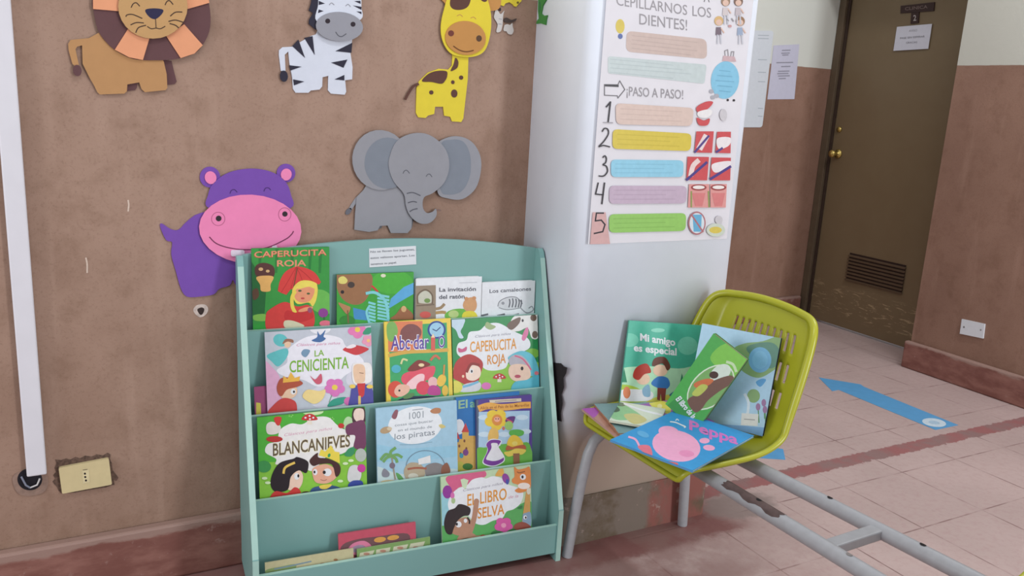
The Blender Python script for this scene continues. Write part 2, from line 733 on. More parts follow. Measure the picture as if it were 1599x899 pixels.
b = MB()
b.box((-1.6, -1.8, -0.08), (4.3, 3.7, 0.0), M_FLOOR)
struct(b.build('floor'), 'pink worn floor tiles', 'floor')
b = MB()
b.box((-1.6, YW, 0), (PX0 + 0.02, YW + 0.12, 2.9), M_WALL_L)
struct(b.build('wall_left'), 'brown painted wall with cream top', 'wall')
b = MB()
b.box((1.0, YF, 0), (4.1, YF + 0.12, 2.9), M_WALL_F)
struct(b.build('wall_back'), 'brown and cream corridor end wall', 'wall')
b = MB()
b.box((XR, -1.8, 0), (XR + 0.5, 2.545, 2.9), M_WALL_R)
struct(b.build('wall_right'), 'brown and cream corridor wall right of the door', 'wall')
b = MB()
b.box((XR, 2.545, 2.035), (XR + 0.5, YF, 2.9), M_WALL_R)
struct(b.build('wall_lintel'), 'cream wall above the door recess', 'wall')

# pillar with rounded front corners
b = MB()
R_ = 0.045


def rounded_outline(x0, x1, y0, y1, r, n=8):
    o = [(x1, y1), (x0, y1)]
    for k in range(n + 1):
        a = math.pi + (math.pi / 2) * k / n
        o.append((x0 + r + r * math.cos(a), y0 + r + r * math.sin(a)))
    for k in range(n + 1):
        a = 1.5 * math.pi + (math.pi / 2) * k / n
        o.append((x1 - r * 0.5 + r * 0.5 * math.cos(a), y0 + r * 0.5 + r * 0.5 * math.sin(a)))
    return o


b.prism(rounded_outline(PX0, PX1, YP, YW + 0.14, R_), lambda a, c, d: (a, c, d), 0.14, 2.9, M_PILLAR)
pil = b.build('pillar')
struct(pil, 'white painted pillar with rounded edge', 'pillar')
for p in pil.data.polygons:
    p.use_smooth = len(p.vertices) == 4 and abs(p.normal.z) < 0.1
b = MB()
b.prism(rounded_outline(PX0, PX1 + 0.006, YP - 0.004, YW + 0.14, R_), lambda a, c, d: (a, c, d), 0.0, 0.145, M_PBASE)
struct(b.build('trim_1'), 'patchy cement and maroon base of the pillar', 'skirting')
# skirtings
b = MB()
b.box((-1.6, YW - 0.03, 0), (PX0, YW, 0.145), M_BASE, 0.006)
struct(b.build('baseboard_left'), 'maroon plaster skirting of the left wall', 'skirting')
b = MB()
b.box((XR - 0.03, -1.8, 0), (XR, 2.56, 0.135), M_BASE, 0.008)
struct(b.build('baseboard_right'), 'maroon plaster skirting of the right wall', 'skirting')
b = MB()
b.box((1.4, YF - 0.03, 0), (XD - 0.05, YF, 0.135), M_BASE, 0.008)
struct(b.build('baseboard_back'), 'maroon plaster skirting of the corridor end', 'skirting')

# door
DY0, DY1 = 2.5, 3.425
b = MB()
b.box((XD, DY0, 0.012), (XD + 0.045, DY1, 2.025), M_DOOR, 0.002)
door = struct(b.build('door_1', None, (XD, DY0, 0)), 'brown door with louvre vent and brass knob', 'door')
b = MB()
fm = pm((92, 78, 62), 0.5, 0.08, 20)
b.box((XD - 0.03, DY1 + 0.004, 0), (XD + 0.06, YF - 0.002, 2.034), fm, 0.003)
b.box((XD - 0.012, DY1 - 0.012, 0), (XD - 0.001, DY1 + 0.006, 2.05), pm((58, 44, 36), 0.6), 0.001)
fr = b.build('door_frame', door)
b = MB()
q = [at(1327, 396, 0, XD), at(1415, 412, 0, XD), at(1409, 457, 0, XD), at(1322, 438, 0, XD)]
ly1, ly0 = (q[0][1] + q[3][1]) / 2, (q[1][1] + q[2][1]) / 2
lz1, lz0 = (q[0][2] + q[1][2]) / 2, (q[2][2] + q[3][2]) / 2
b.box((XD - 0.003, ly0, lz0), (XD - 0.0005, ly1, lz1), pm((46, 30, 24), 0.7))
for k in range(8):
    z = lz0 + (lz1 - lz0) * (k + 0.5) / 8
    b.obox((XD - 0.004, ly0 - 0.004, z - 0.006), (0, ly1 - ly0 + 0.008, 0), (-0.007, 0, -0.006), (0, 0, 0.0055), pm((84, 66, 50), 0.5))
b.build('louvre_vent', door)
b = MB()
kp = at(1303, 240, 0, XD - 0.03)


def lathe(b, base, axis, prof, mt, seg=20):
    base = np.array(base, float)
    axis = np.array(axis, float)
    up = np.array([0, 0, 1.0]) if abs(axis[2]) < 0.9 else np.array([1.0, 0, 0])
    u = np.cross(axis, up)
    u /= np.linalg.norm(u)
    v = np.cross(axis, u)
    vs, fs = [], []
    for r, h in prof:
        for k in range(seg):
            t = 2 * math.pi * k / seg
            vs.append(base + axis * h + (u * math.cos(t) + v * math.sin(t)) * r)
    for i in range(len(prof) - 1):
        for k in range(seg):
            k2 = (k + 1) % seg
            fs.append([i * seg + k, i * seg + k2, (i + 1) * seg + k2, (i + 1) * seg + k])
    b.add(vs, fs, mt, True)


lathe(b, (XD, kp[1], kp[2]), (-1, 0, 0), [(0.0, 0.0), (0.027, 0.0), (0.025, 0.006), (0.011, 0.01), (0.010, 0.03), (0.017, 0.036),
                                      (0.022, 0.048), (0.019, 0.058), (0.0, 0.063)], M_BRASS)
b.build('door_handle', door)
b = MB()
kl = at(1310, 202, 0, XD - 0.005)
lathe(b, (XD, kl[1], kl[2]), (-1, 0, 0), [(0.0, 0.0), (0.017, 0.0), (0.015, 0.008), (0.0, 0.01)], M_BRASS)
b.build('lock_cylinder', door)
# plates and paper on the door
cb = (1300, 0, 5.348)
b = MB()
a = Art(b, (XD - 0.0005, 3.5, 0), (0, -1, 0), (0, 0, 1), cb)
dkp = pm((50, 28, 26), 0.45)
a.poly([(575, 50), (858, 18), (850, 92), (572, 112)], dkp, thick=0.006, z0=0.0)
a.off = 0.0064
a.text('CLINICA', (612, 88), (800, 70), 26, ink(120, 100, 96), 0.01)
tag(b.build('door_sign'), 'small dark plate reading CLINICA high on the brown door', 'sign')
b = MB()
a = Art(b, (XD - 0.0005, 3.5, 0), (0, -1, 0), (0, 0, 1), cb)
a.poly([(662, 108), (728, 100), (722, 192), (655, 200)], dkp, thick=0.005, z0=0.0)
a.off = 0.0054
a.text('2', (680, 175), (705, 172), 46, ink(170, 160, 158), 0.02)
tag(b.build('number_plate'), 'tiny dark number plate just under the CLINICA plate on the door', 'sign')
b = MB()
a = Art(b, (XD - 0.0005, 3.5, 0), (0, -1, 0), (0, 0, 1), cb)
a.poly([(545, 225), (838, 200), (806, 408), (515, 425)], pm((196, 196, 206), 0.7, 0.02), thick=0.0012, z0=0.0055)
a.off = 0.0071
a.text('AVISO', (645, 268), (715, 262), 18, ink(140, 138, 146), 0)
a.text('PASE SIN ESPERAR', (572, 328), (778, 312), 15, ink(110, 108, 116), 0.01)
a.text('GRACIAS', (622, 366), (715, 360), 15, ink(120, 118, 126), 0.01)
tag(b.build('paper_notice'), 'landscape white paper taped to the brown door under the plates', 'notice')

# papers on the far wall
cf = (1130, 0, 4.086)
b = MB()
a = Art(b, (0, YF - 0.0005, 0), (1, 0, 0), (0, 0, 1), cf)
a.poly(rrect([(160, 195), (316, 197), (243, 812), (80, 812)], 0.12), pm((204, 208, 214), 0.35, 0.02), thick=0.004, z0=0)
a.off = 0.0043
gl = ink(176, 184, 192)
for yy in (225, 245, 380, 460, 520, 690, 740):
    a.line([(215, yy), (285 - (yy - 225) * 0.08, yy + 2)], 5, gl)
tag(b.build('notice_board'), 'tall white rounded notice sheet half hidden behind the pillar', 'notice')
b = MB()
a = Art(b, (0, YF - 0.0005, 0), (1, 0, 0), (0, 0, 1), cf)
a.poly([(318, 290), (482, 282), (450, 632), (278, 634)], pm((190, 188, 204), 0.7, 0.02), thick=0.0015, z0=0)
a.off = 0.0018
gl = ink(150, 148, 162)
for yy, x0, x1 in ((322, 370, 425), (340, 366, 420), (352, 372, 412), (400, 335, 442), (425, 365, 425), (455, 345, 418), (470, 340, 412), (485, 345, 420), (502, 350, 395)):
    a.line([(x0, yy), (x1, yy - 2)], 7, gl)
tag(b.build('paper_notice'), 'white printed sheet on the corridor end wall beside the door', 'notice')

# blank plate on the right wall
b = MB()
a = Art(b, (XR - 0.0005, 2.5, 0), (0, -1, 0), (0, 0, 1), (1360, 460, 4.494))
a.poly([(645, 170), (805, 205), (793, 306), (630, 272)], pm((206, 208, 212), 0.4, 0.02), thick=0.008, z0=0)
a.off = 0.0083
a.ell(660, 226, 6, 7, ink(120, 116, 116))
a.ell(778, 246, 6, 7, ink(150, 146, 146))
tag(b.build('blank_wall_plate'), 'white blank electrical plate low on the right brown wall', 'wall plate')

# floor stickers
mb_ = pm((86, 150, 196), 0.45, 0.05, 30)
b = MB()
poly = [(3.07, 2.572), (2.976, 2.41), (3.02, 2.412), (3.012, 1.925), (3.155, 1.924), (3.172, 2.40), (3.185, 2.43)]
b.prism([(x, y) for x, y in poly], lambda p, q, d: (p, q, d), 0.0002, 0.0012, mb_)
a = Art(b, (0, 0, 0.0012), (1, 0, 0), (0, 1, 0), (1200, 560, 2.652), off=0.0002)
a.ell(686, 264, 50, 17, pm((190, 206, 216), 0.5), 8)
a.ell(686, 264, 24, 7, pm((160, 186, 204), 0.5), 8)
tag(b.build('floor_arrow'), 'long blue arrow sticker with white oval on the pink floor', 'floor sticker')
b = MB()
b.prism([(2.268, 2.012), (2.205, 1.94), (2.10, 2.0), (2.2, 2.07)], lambda p, q, d: (p, q, d), 0.0002, 0.0012, mb_)
tag(b.build('floor_arrow'), 'tip of a blue floor arrow peeking out behind the yellow seat', 'floor sticker')

# ================================================================== LEFT WALL FIXTURES
WO, WX, WZ = (0, YW - 0.0003, 0), (1, 0, 0), (0, 0, 1)
b = MB()
b.box((-0.110, YW - 0.02, 0.318), (-0.071, YW, 2.88), pm((204, 202, 208), 0.4, 0.02, 20), 0.003)
tag(b.build('cable_conduit'), 'white vertical cable conduit on the brown wall at left', 'conduit')
cz = (0, 650, 3.61)
b = MB()
a = Art(b, WO, WX, WZ, cz)
ring = pm((136, 112, 100), 0.8, 0.15, 80)
a.blob([(70, 360), (90, 320), (160, 300), (250, 310), (272, 370), (245, 425), (170, 445), (100, 430)], ring, thick=0.002, z0=0)
a.off = 0.0022
a.ell(168, 352, 70, 62, pm((24, 22, 30), 0.6, 0.3, 80))
P0 = a.P(a.loc((120, 335)), 0.004)
P1 = a.P(a.loc((170, 395)), 0.006)
P2 = a.P(a.loc((225, 345)), 0.004)
hole = thing('wall_outlet_hole', 'round dark junction hole under the white conduit', 'wall hole', (a.P(a.loc((168, 352)), 0)))
b.build('hole_rim', hole)
b = MB()
b.tube([P0, (P0 + P1) / 2 + np.array([0, -0.003, -0.006]), P1], 0.0022, pm((120, 124, 140), 0.4), 8)
b.build('cable', hole)
b = MB()
b.tube([P1, (P2 + P1) / 2 + np.array([0.004, -0.003, -0.004]), P2], 0.002, pm((190, 186, 186), 0.4), 8)
b.build('cable', hole)
b = MB()
a = Art(b, WO, WX, WZ, cz)
_rg = [(318, 262), (312, 242), (345, 246), (372, 236), (396, 243), (425, 228), (450, 236), (480, 221), (515, 226), (545, 214), (580, 219), (606, 204), (622, 214), (620, 240),
       (630, 262), (634, 300), (648, 318), (668, 345), (655, 362), (640, 356), (646, 384), (630, 386), (600, 398), (520, 410), (420, 428), (344, 432), (330, 416), (322, 398), (306, 380),
       (296, 366), (312, 350), (300, 330), (316, 312), (308, 290)]
a.poly(_rg, pm((92, 72, 62), 0.9, 0.4, 160), thick=0.0008, z0=0)
pl = thing('wall_socket', 'cream wall socket plate set crooked low on the brown wall', 'socket', a.P(a.loc((480, 330)), 0))
b.build('broken_plaster_edge', pl)
b = MB()
a = Art(b, WO, WX, WZ, cz)
a.poly(rrect([(330, 282), (612, 228), (630, 374), (350, 426)], 0.06), pm((196, 180, 138), 0.4, 0.03), thick=0.009, z0=0.0008)
a.off = 0.0102
a.poly([(462, 294), (500, 288), (505, 360), (468, 368)], pm((204, 190, 150), 0.4))
for p in ((478, 312), (480, 331), (484, 350)):
    a.ell(p[0], p[1], 6, 6, M_DARK)
a.line([(466, 292), (492, 288)], 4, ink(110, 96, 76))
b.build('cover_plate', pl)
b = MB()
a = Art(b, WO, WX, WZ, (230, 190, 2.9))
a.blob([(208, 855), (225, 830), (262, 828), (276, 850), (262, 875), (235, 884)], pm((188, 172, 164), 0.9, 0.2, 90), thick=0.0008, z0=0)
a.off = 0.001
a.blob([(226, 850), (245, 840), (258, 848), (250, 870), (238, 872)], pm((52, 40, 38), 0.9, 0.2, 90))
struct(b.build('plaster_hole'), 'small chipped hole in the plaster under the purple hippo', 'wall hole')

for pts_ in ([(200, 312), (201, 320), (200, 330)], [(134, 402), (136, 412), (136, 426)]):
    b = MB()
    a = Art(b, WO, WX, WZ, (0, 0, 1))
    a.line(pts_, 2.6, pm((196, 176, 162), 0.8, 0.1, 200))
    struct(b.build('wall_scratch'), 'short pale scratch in the brown wall paint', 'scratch')

# ================================================================== FOAM ANIMALS


class Animal:
    def __init__(self, name, label, crop, px, plane='wall'):
        self.crop = crop
        if plane == 'wall':
            self.fr = (WO, WX, WZ)
        else:
            self.fr = plane
        mb = MB()
        a = Art(mb, *self.fr, crop)
        self.root = thing(name, label, 'wall decoration', a.P(a.loc(px), 0), 'foam animals on the brown wall' if plane == 'wall' else None)

    def part(self, name, layer, shapes, lines=(), t=0.003):
        """shapes: (kind, pts/params, mat) first ones solid foam, lines drawn on top"""
        mb = MB()
        a = Art(mb, *self.fr, self.crop)
        for s in shapes:
            if s[0] == 'e':
                a.ell(*s[1][:4], s[2], s[1][4] if len(s[1]) > 4 else 0.0, thick=t, z0=layer * t + 0.0002)
            elif s[0] == 'b':
                a.blob(s[1], s[2], thick=t, z0=layer * t + 0.0002)
            else:
                a.poly(s[1], s[2], thick=t, z0=layer * t + 0.0002)
        a.off = layer * t + t + 0.0004
        for s in lines:
            if s[0] == 'l':
                a.line(s[1], s[2], s[3])
            elif s[0] == 'e':
                a.ell(*s[1][:4], s[2], s[1][4] if len(s[1]) > 4 else 0.0)
            elif s[0] == 'b':
                a.blob(s[1], s[2])
            else:
                a.poly(s[1], s[2])
        return mb.build(name, self.root)


DK = foamc(52, 44, 50)
# ---- lion
c1 = (80, 0, 5.618)
tan, mane_d, orange = foamc(180, 136, 92), foamc(98, 68, 70), foamc(222, 154, 116)
tan2 = foamc(188, 148, 100)
L = Animal('foam_lion', 'tan foam lion with brown and orange mane at upper left of the wall', c1, (700, 500))
L.part('dark_leg_piece', 0, [('p', [(960, 520), (1055, 535), (1080, 640), (1100, 715), (1080, 738), (1010, 745)], mane_d)], t=0.0015)  # dark brown foam pieces beside the tan legs
L.part('dark_leg_piece', 0, [('p', [(640, 700), (760, 700), (750, 770), (735, 790), (660, 800)], mane_d)], t=0.0015)
L.part('body', 1, [('p', [(430, 280), (330, 335), (170, 350), (148, 385), (152, 440), (185, 560), (205, 578), (242, 572), (212, 432), (225, 410), (270, 398),
                          (275, 560), (300, 610), (340, 690), (370, 740), (405, 810), (425, 828), (640, 820), (662, 800), (666, 740), (770, 722),
                          (790, 780), (820, 808), (1000, 790), (1016, 770), (1010, 650), (985, 540), (900, 400), (600, 250)], tan)])
L.part('tail_tuft', 2, [('e', (228, 618, 38, 50, -10), mane_d)])
mp = [(358, 0), (370, 100), (410, 270), (490, 380), (560, 440), (680, 505), (800, 527), (1000, 527), (1130, 510), (1250, 470), (1320, 400), (1380, 280),
      (1392, 150), (1370, 0), (1310, -170), (1200, -330), (1050, -430), (870, -465), (690, -430), (540, -330), (420, -170)]
L.part('mane', 2, [('p', smooth_pts(mp, True, 3), mane_d)])
for wdg in ([(364, -20), (585, -20), (600, 102), (366, 82)], [(1180, -40), (1362, -60), (1380, 28), (1190, 82)],
            [(690, 225), (860, 325), (800, 527), (680, 503), (555, 437)], [(1005, 320), (1160, 215), (1322, 398), (1250, 470), (1130, 510)],
            [(470, -262), (640, -150), (760, -220), (650, -412), (560, -350)], [(1130, -390), (1010, -220), (1120, -150), (1260, -250)]):
    L.part('mane_segment', 3, [('p', wdg, orange)])
ln = foamc(70, 52, 44)
L.part('ear', 4, [('e', (640, -250, 90, 90), tan2)])
L.part('ear', 4, [('e', (1120, -250, 90, 90), tan2)])
L.part('head', 5, [('e', (885, 60, 302, 282), tan2)],
       [('l', [(695, 72), (712, 40), (740, 30), (770, 60)], 9, ln), ('l', [(990, 50), (1005, 20), (1030, 12), (1060, 45)], 9, ln),
        ('b', [(818, 92), (895, 78), (972, 90), (960, 130), (905, 172), (850, 150)], foamc(46, 44, 72)),
        ('l', [(907, 170), (912, 246)], 7, ln), ('l', [(835, 235), (870, 255), (912, 250), (950, 255), (992, 233)], 8, ln),
        ('l', [(650, 152), (660, 135), (710, 132), (792, 166)], 9, ln), ('l', [(690, 222), (740, 202), (805, 205)], 9, ln), ('l', [(735, 290), (760, 245), (825, 225)], 9, ln),
        ('l', [(1035, 146), (1080, 112), (1140, 110)], 9, ln), ('l', [(1020, 192), (1080, 180), (1150, 200)], 9, ln), ('l', [(1030, 210), (1080, 225), (1110, 250)], 9, ln)])
# ---- zebra
c2 = (420, 0, 3.634)
wht, gry = foamc(206, 210, 222), foamc(146, 146, 154)
Zb = Animal('foam_zebra', 'white foam zebra with black stripes and grey muzzle on the brown wall', c2, (290, 400))
Zb.part('body', 0, [('p', [(265, 195), (235, 205), (130, 265), (75, 268), (56, 285), (55, 310), (66, 402), (92, 402), (88, 310), (108, 292), (115, 360), (130, 440), (135, 505),
                           (150, 526), (222, 526), (236, 513), (285, 508), (300, 490), (302, 438), (335, 430), (333, 512), (350, 531), (428, 537), (436, 520), (430, 455), (470, 450),
                           (472, 380), (460, 300), (470, 225), (400, 120), (300, 120)], wht)])
blk = foamc(48, 46, 60)
for s in ([(130, 262), (165, 225), (202, 328)], [(198, 215), (245, 205), (257, 312)], [(375, 290), (470, 243), (465, 300)], [(350, 355), (442, 338), (420, 384)],
          [(112, 370), (182, 378), (120, 400)], [(135, 450), (197, 462), (140, 484)], [(370, 450), (425, 425), (425, 456)]):
    Zb.part('stripe', 1, [('p', s, blk)], t=0.002)
Zb.part('tail_tuft', 1, [('e', (82, 432, 22, 32, -5), blk)])
Zb.part('mane', 1, [('p', [(235, 20), (222, 60), (247, 75), (225, 110), (222, 135), (262, 170), (330, 120), (330, -190), (300, -200), (280, -170), (262, -180), (258, -130), (235, -120), (245, -70), (225, -50), (240, -5)], blk)])
Zb.part('ear', 1, [('e', (300, -150, 30, 60, -20), wht)])
Zb.part('ear', 1, [('e', (490, -145, 30, 60, 20), wht)])
Zb.part('head', 2, [('b', [(278, -60), (310, -140), (395, -165), (480, -140), (512, -60), (518, 40), (516, 110), (395, 150), (265, 120), (274, 30)], wht)],
        [('p', [(276, 6), (312, 22), (276, 30)], blk), ('p', [(276, 55), (304, 64), (272, 76)], blk), ('p', [(512, 6), (476, 8), (514, 24)], blk), ('p', [(518, 40), (468, 32), (518, 58)], blk),
         ('p', [(518, 68), (488, 66), (518, 82)], blk), ('l', [(335, 30), (348, 18), (364, 30)], 4, gry), ('l', [(428, 36), (442, 26), (456, 40)], 4, gry)])
Zb.part('muzzle', 3, [('e', (392, 152, 133, 83, 4), gry)],
        [('e', (325, 121, 14, 14), DK), ('e', (468, 139, 14, 14), DK), ('l', [(370, 182), (385, 203), (405, 208), (430, 192)], 5, foamc(90, 90, 98))])
# ---- giraffe
yel, brn, org = foamc(216, 196, 60), foamc(92, 62, 54), foamc(186, 134, 76)
G = Animal('foam_giraffe', 'yellow foam giraffe with brown spots beside the white pillar', c2, (980, 500))
G.part('body', 0, [('p', [(1040, 290), (1130, 290), (1125, 450), (1100, 672), (1088, 692), (1036, 688), (1026, 662), (992, 656), (986, 605), (940, 605), (935, 646), (900, 655), (886, 669),
                          (845, 665), (832, 640), (835, 500), (850, 460), (900, 412), (960, 390), (1015, 395), (1036, 372)], yel)])
for s in ([(1055, 328), (1071, 350), (1064, 385), (1028, 403), (1044, 365)], [(865, 460), (900, 420), (950, 402), (1003, 404), (1008, 430), (998, 455), (975, 475), (920, 465)]):
    G.part('spot', 1, [('b', s, brn)], t=0.002)
for s in ((1087, 440, 12, 12), (1040, 466, 10, 11), (918, 524, 12, 12), (1048, 530, 18, 23)):
    G.part('spot', 1, [('e', s, brn)], t=0.002)
G.part('tail', 1, [('p', ribbon([(846, 476), (815, 490), (790, 525), (768, 565)], 13), brn)])
G.part('ear', 1, [('b', [(1228, 50), (1262, 62), (1300, 48), (1312, 0), (1300, -60), (1250, -40)], org)])
G.part('ear', 1, [('b', [(1010, 30), (985, 10), (960, -20), (950, -70), (1000, -50)], org)])
G.part('horn', 1, [('p', [(1040, -60), (1060, -180), (1090, -180), (1080, -60)], org)])
G.part('horn', 1, [('p', [(1150, -60), (1160, -180), (1190, -180), (1190, -60)], org)])
G.part('head', 2, [('b', [(985, 60), (968, 150), (976, 225), (1010, 290), (1060, 318), (1150, 322), (1215, 288), (1246, 200), (1252, 100), (1235, 10), (1190, -70), (1110, -95), (1030, -70)], yel)],
       [('b', [(1018, 22), (1030, -15), (1080, -22), (1132, -10), (1126, 30), (1100, 52), (1060, 58), (1030, 48)], brn), ('l', [(1058, 92), (1075, 84), (1090, 96)], 4, org),
        ('l', [(1135, 104), (1152, 98), (1166, 110)], 4, org), ('b', [(1190, -5), (1215, -20), (1228, 5), (1210, 12)], brn)])
G.part('muzzle', 3, [('e', (1105, 216, 115, 96, 8), org)],
       [('e', (1022, 190, 17, 17), foamc(110, 60, 52)), ('e', (1180, 219, 16, 18), foamc(90, 66, 50)), ('l', [(1035, 262), (1070, 285), (1110, 294), (1150, 286)], 7, foamc(110, 70, 40))])
# ---- hippo
c3 = (230, 190, 2.9)
pur, pnk = foamc(118, 78, 166), foamc(232, 134, 178)
Hp = Animal('foam_hippo', 'purple foam hippo with pink muzzle partly behind the mint rack', c3, (330, 700))
Hp.part('body', 0, [('p', smooth_pts([(250, 410), (180, 450), (142, 488), (105, 485), (66, 460), (58, 475), (85, 535), (112, 545), (108, 600), (130, 680), (150, 750), (178, 790), (240, 790), (300, 780),
                                     (325, 755), (372, 740), (386, 715), (402, 742), (430, 752), (560, 750), (620, 700), (650, 560), (640, 440), (450, 390)], True, 3), pur)])
for e in ((283, 250, 46, 47), (627, 232, 42, 42)):
    Hp.part('ear', 0, [('e', e, pur)])
for e in ((285, 252, 26, 29, -15), (627, 238, 24, 27, 15)):
    Hp.part('inner_ear', 1, [('e', e, pnk)], t=0.003)
lp_ = foamc(74, 46, 110)
Hp.part('head', 1, [('b', [(278, 390), (274, 330), (300, 275), (370, 228), (470, 211), (560, 226), (622, 268), (648, 330), (645, 390), (460, 420)], pur)],
        [('l', [(372, 324), (378, 310), (392, 306), (405, 318)], 4, lp_), ('l', [(525, 314), (532, 300), (546, 298), (556, 308)], 4, lp_)])
Hp.part('muzzle', 2, [('e', (463, 484, 231, 156, 3), pnk)],
        [('l', ell(318, 437, 30, 30, 0, 24) + [(348, 437)], 2.5, foamc(170, 90, 124)), ('l', ell(618, 417, 28, 30, 0, 24) + [(646, 417)], 2.5, foamc(170, 90, 124)),
         ('e', (320, 435, 13, 13), DK), ('e', (619, 415, 12, 12), DK), ('l', [(278, 518), (310, 548), (370, 568), (450, 576), (540, 566), (620, 530), (648, 508), (658, 492)], 5, foamc(120, 56, 88))])
Hp.part('tooth', 3, [('p', rrect([(375, 577), (436, 577), (436, 605), (375, 605)], 0.3), foamc(222, 206, 220))])
Hp.part('tooth', 3, [('p', rrect([(560, 560), (582, 556), (584, 576), (562, 580)], 0.3), foamc(222, 206, 220))])
# ---- elephant
eg, ed = foamc(144, 144, 150), foamc(124, 130, 140)
El = Animal('foam_elephant', 'grey foam elephant above the mint book rack', c3, (1100, 430))
El.part('tail', 0, [('p', ribbon([(950, 345), (930, 375), (918, 395)], 14), eg), ('e', (910, 405, 18, 10, 130), foamc(104, 104, 112))])
El.part('dark_leg_piece', 0, [('p', [(1030, 440), (1070, 440), (1060, 480), (1035, 490)], foamc(112, 112, 118))], t=0.0015)
El.part('dark_leg_piece', 0, [('p', [(1170, 440), (1205, 440), (1198, 478), (1170, 484)], foamc(112, 112, 118))], t=0.0015)
El.part('body', 1, [('p', [(1000, 270), (975, 310), (945, 340), (938, 420), (935, 487), (1000, 497), (1040, 490), (1050, 470), (1085, 468), (1100, 502), (1175, 502), (1192, 482), (1195, 440),
                           (1245, 420), (1240, 330), (1150, 250)], eg)])
El.part('ear', 2, [('e', (1050, 172, 126, 136, -8), eg)], [('e', (1082, 186, 104, 116, 0), ed)])
El.part('ear', 2, [('b', [(1300, 110), (1350, 72), (1410, 66), (1465, 92), (1500, 150), (1504, 220), (1480, 300), (1420, 348), (1350, 344), (1310, 320), (1300, 220)], eg)],
        [('b', [(1320, 110), (1370, 80), (1425, 90), (1455, 150), (1455, 240), (1420, 310), (1360, 328), (1320, 300)], ed)])
wr = foamc(92, 92, 100)
El.part('head', 3, [('p', smooth_pts([(1090, 160), (1120, 90), (1180, 55), (1250, 52), (1310, 85), (1350, 140), (1358, 210), (1335, 275), (1285, 320), (1245, 340), (1240, 385), (1258, 410),
                                      (1285, 405), (1300, 392), (1300, 425), (1270, 455), (1225, 456), (1185, 425), (1165, 380), (1155, 325), (1110, 270), (1088, 210)], True, 4), eg)],
        [('l', [(1150, 232), (1157, 220), (1168, 218), (1180, 232)], 3.5, wr), ('l', [(1254, 246), (1262, 236), (1272, 236), (1281, 248)], 3.5, wr),
         ('l', [(1167, 322), (1195, 318), (1229, 332)], 5, wr), ('l', [(1172, 364), (1195, 358), (1213, 362)], 5, wr), ('l', [(1180, 404), (1195, 395), (1216, 390)], 5, wr),
         ('e', (1312, 397, 12, 5, 10), foamc(128, 104, 96))])
# ---- little figures by the pillar
c4 = (760, 0, 11.23)
An = Animal('small_foam_giraffe', 'tiny yellow foam giraffe at the top edge beside the big giraffe', c4, (400, 40))
sb = [(230, -20), (235, 90), (290, 110), (320, 60), (390, 40), (450, 80), (470, 110), (510, 120), (540, 80), (600, 20), (600, -80), (560, -330), (480, -340), (470, -120), (300, -110)]
An.part('body', 0, [('p', sb, yel)], [('e', (535, 48, 22, 22), foamc(110, 96, 40)), ('e', (380, -60, 25, 25), foamc(110, 96, 40))])
An.part('head', 1, [('b', [(430, -330), (470, -420), (560, -430), (610, -370), (590, -310), (500, -290)], yel)])
An = Animal('small_foam_animal', 'tiny white foam animal right next to the giraffe face', c4, (220, 360))
An.part('body', 0, [('p', smooth_pts([(150, 165), (190, 190), (235, 250), (300, 190), (285, 240), (275, 320), (270, 420), (240, 545), (160, 560), (185, 430), (120, 315), (130, 240)], True, 3), foamc(196, 190, 186))],
        [('b', [(200, 150), (235, 140), (240, 185), (215, 195)], DK), ('l', [(200, 330), (255, 340)], 12, gry), ('l', [(195, 420), (250, 425)], 12, gry)])
An = Animal('small_foam_animal', 'tiny white foam animal with dark mane, farther right of the giraffe face', c4, (370, 510))
An.part('body', 0, [('p', smooth_pts([(292, 490), (310, 440), (360, 425), (400, 440), (440, 405), (445, 460), (462, 540), (430, 605), (365, 592), (340, 552), (290, 540)], True, 3), foamc(196, 190, 186))])
An.part('mane', 1, [('b', [(290, 340), (340, 310), (420, 350), (510, 325), (490, 370), (420, 395), (350, 400), (300, 380)], foamc(72, 60, 56))], t=0.002)
PS = ((PX0 - 0.0003, 2.02, 0), (0, -1, 0), (0, 0, 1))
An = Animal('small_foam_figure', 'tiny green foam figure on the side of the white pillar', c4, (960, 300), PS)
An.part('body', 0, [('p', [(925, -300), (1070, -320), (1060, 0), (1000, 100), (972, 240), (1020, 280), (1080, 268), (1060, 350), (1050, 440), (960, 410), (882, 420), (900, 360), (930, 330), (915, 180), (920, 0)], foamc(66, 128, 62))],
        [('l', [(950, 30), (955, 120), (945, 220)], 16, foamc(50, 104, 70))])

# dark patch painting the shade of the gap between rack and broken pillar edge
b = MB()
ch = (820, 380, 1.798)
a = Art(b, *PS, (0, 0, 1))
a.poly([(864, 566), (876, 567), (880, 572), (886, 574), (884, 583), (880, 590), (881, 604), (877, 616), (879, 630), (876, 645), (877, 658), (868, 655)], M_DARK, thick=0.0006, z0=0.0002)
struct(b.build('gap_shade_patch'), 'dark patch for the shaded gap at the broken pillar edge behind the rack', 'painted shade')

# ================================================================== POSTER ON THE PILLAR
PFO = (PX0, YP - 0.0004, 0)
b = MB()
a = Art(b, PFO, WX, WZ, (0, 0, 1))
bl, br = a.loc((917, 381)), a.loc((1133, 376))
ptop = 1.56
ppap = pm((206, 203, 208), 0.55, 0.02, 20)
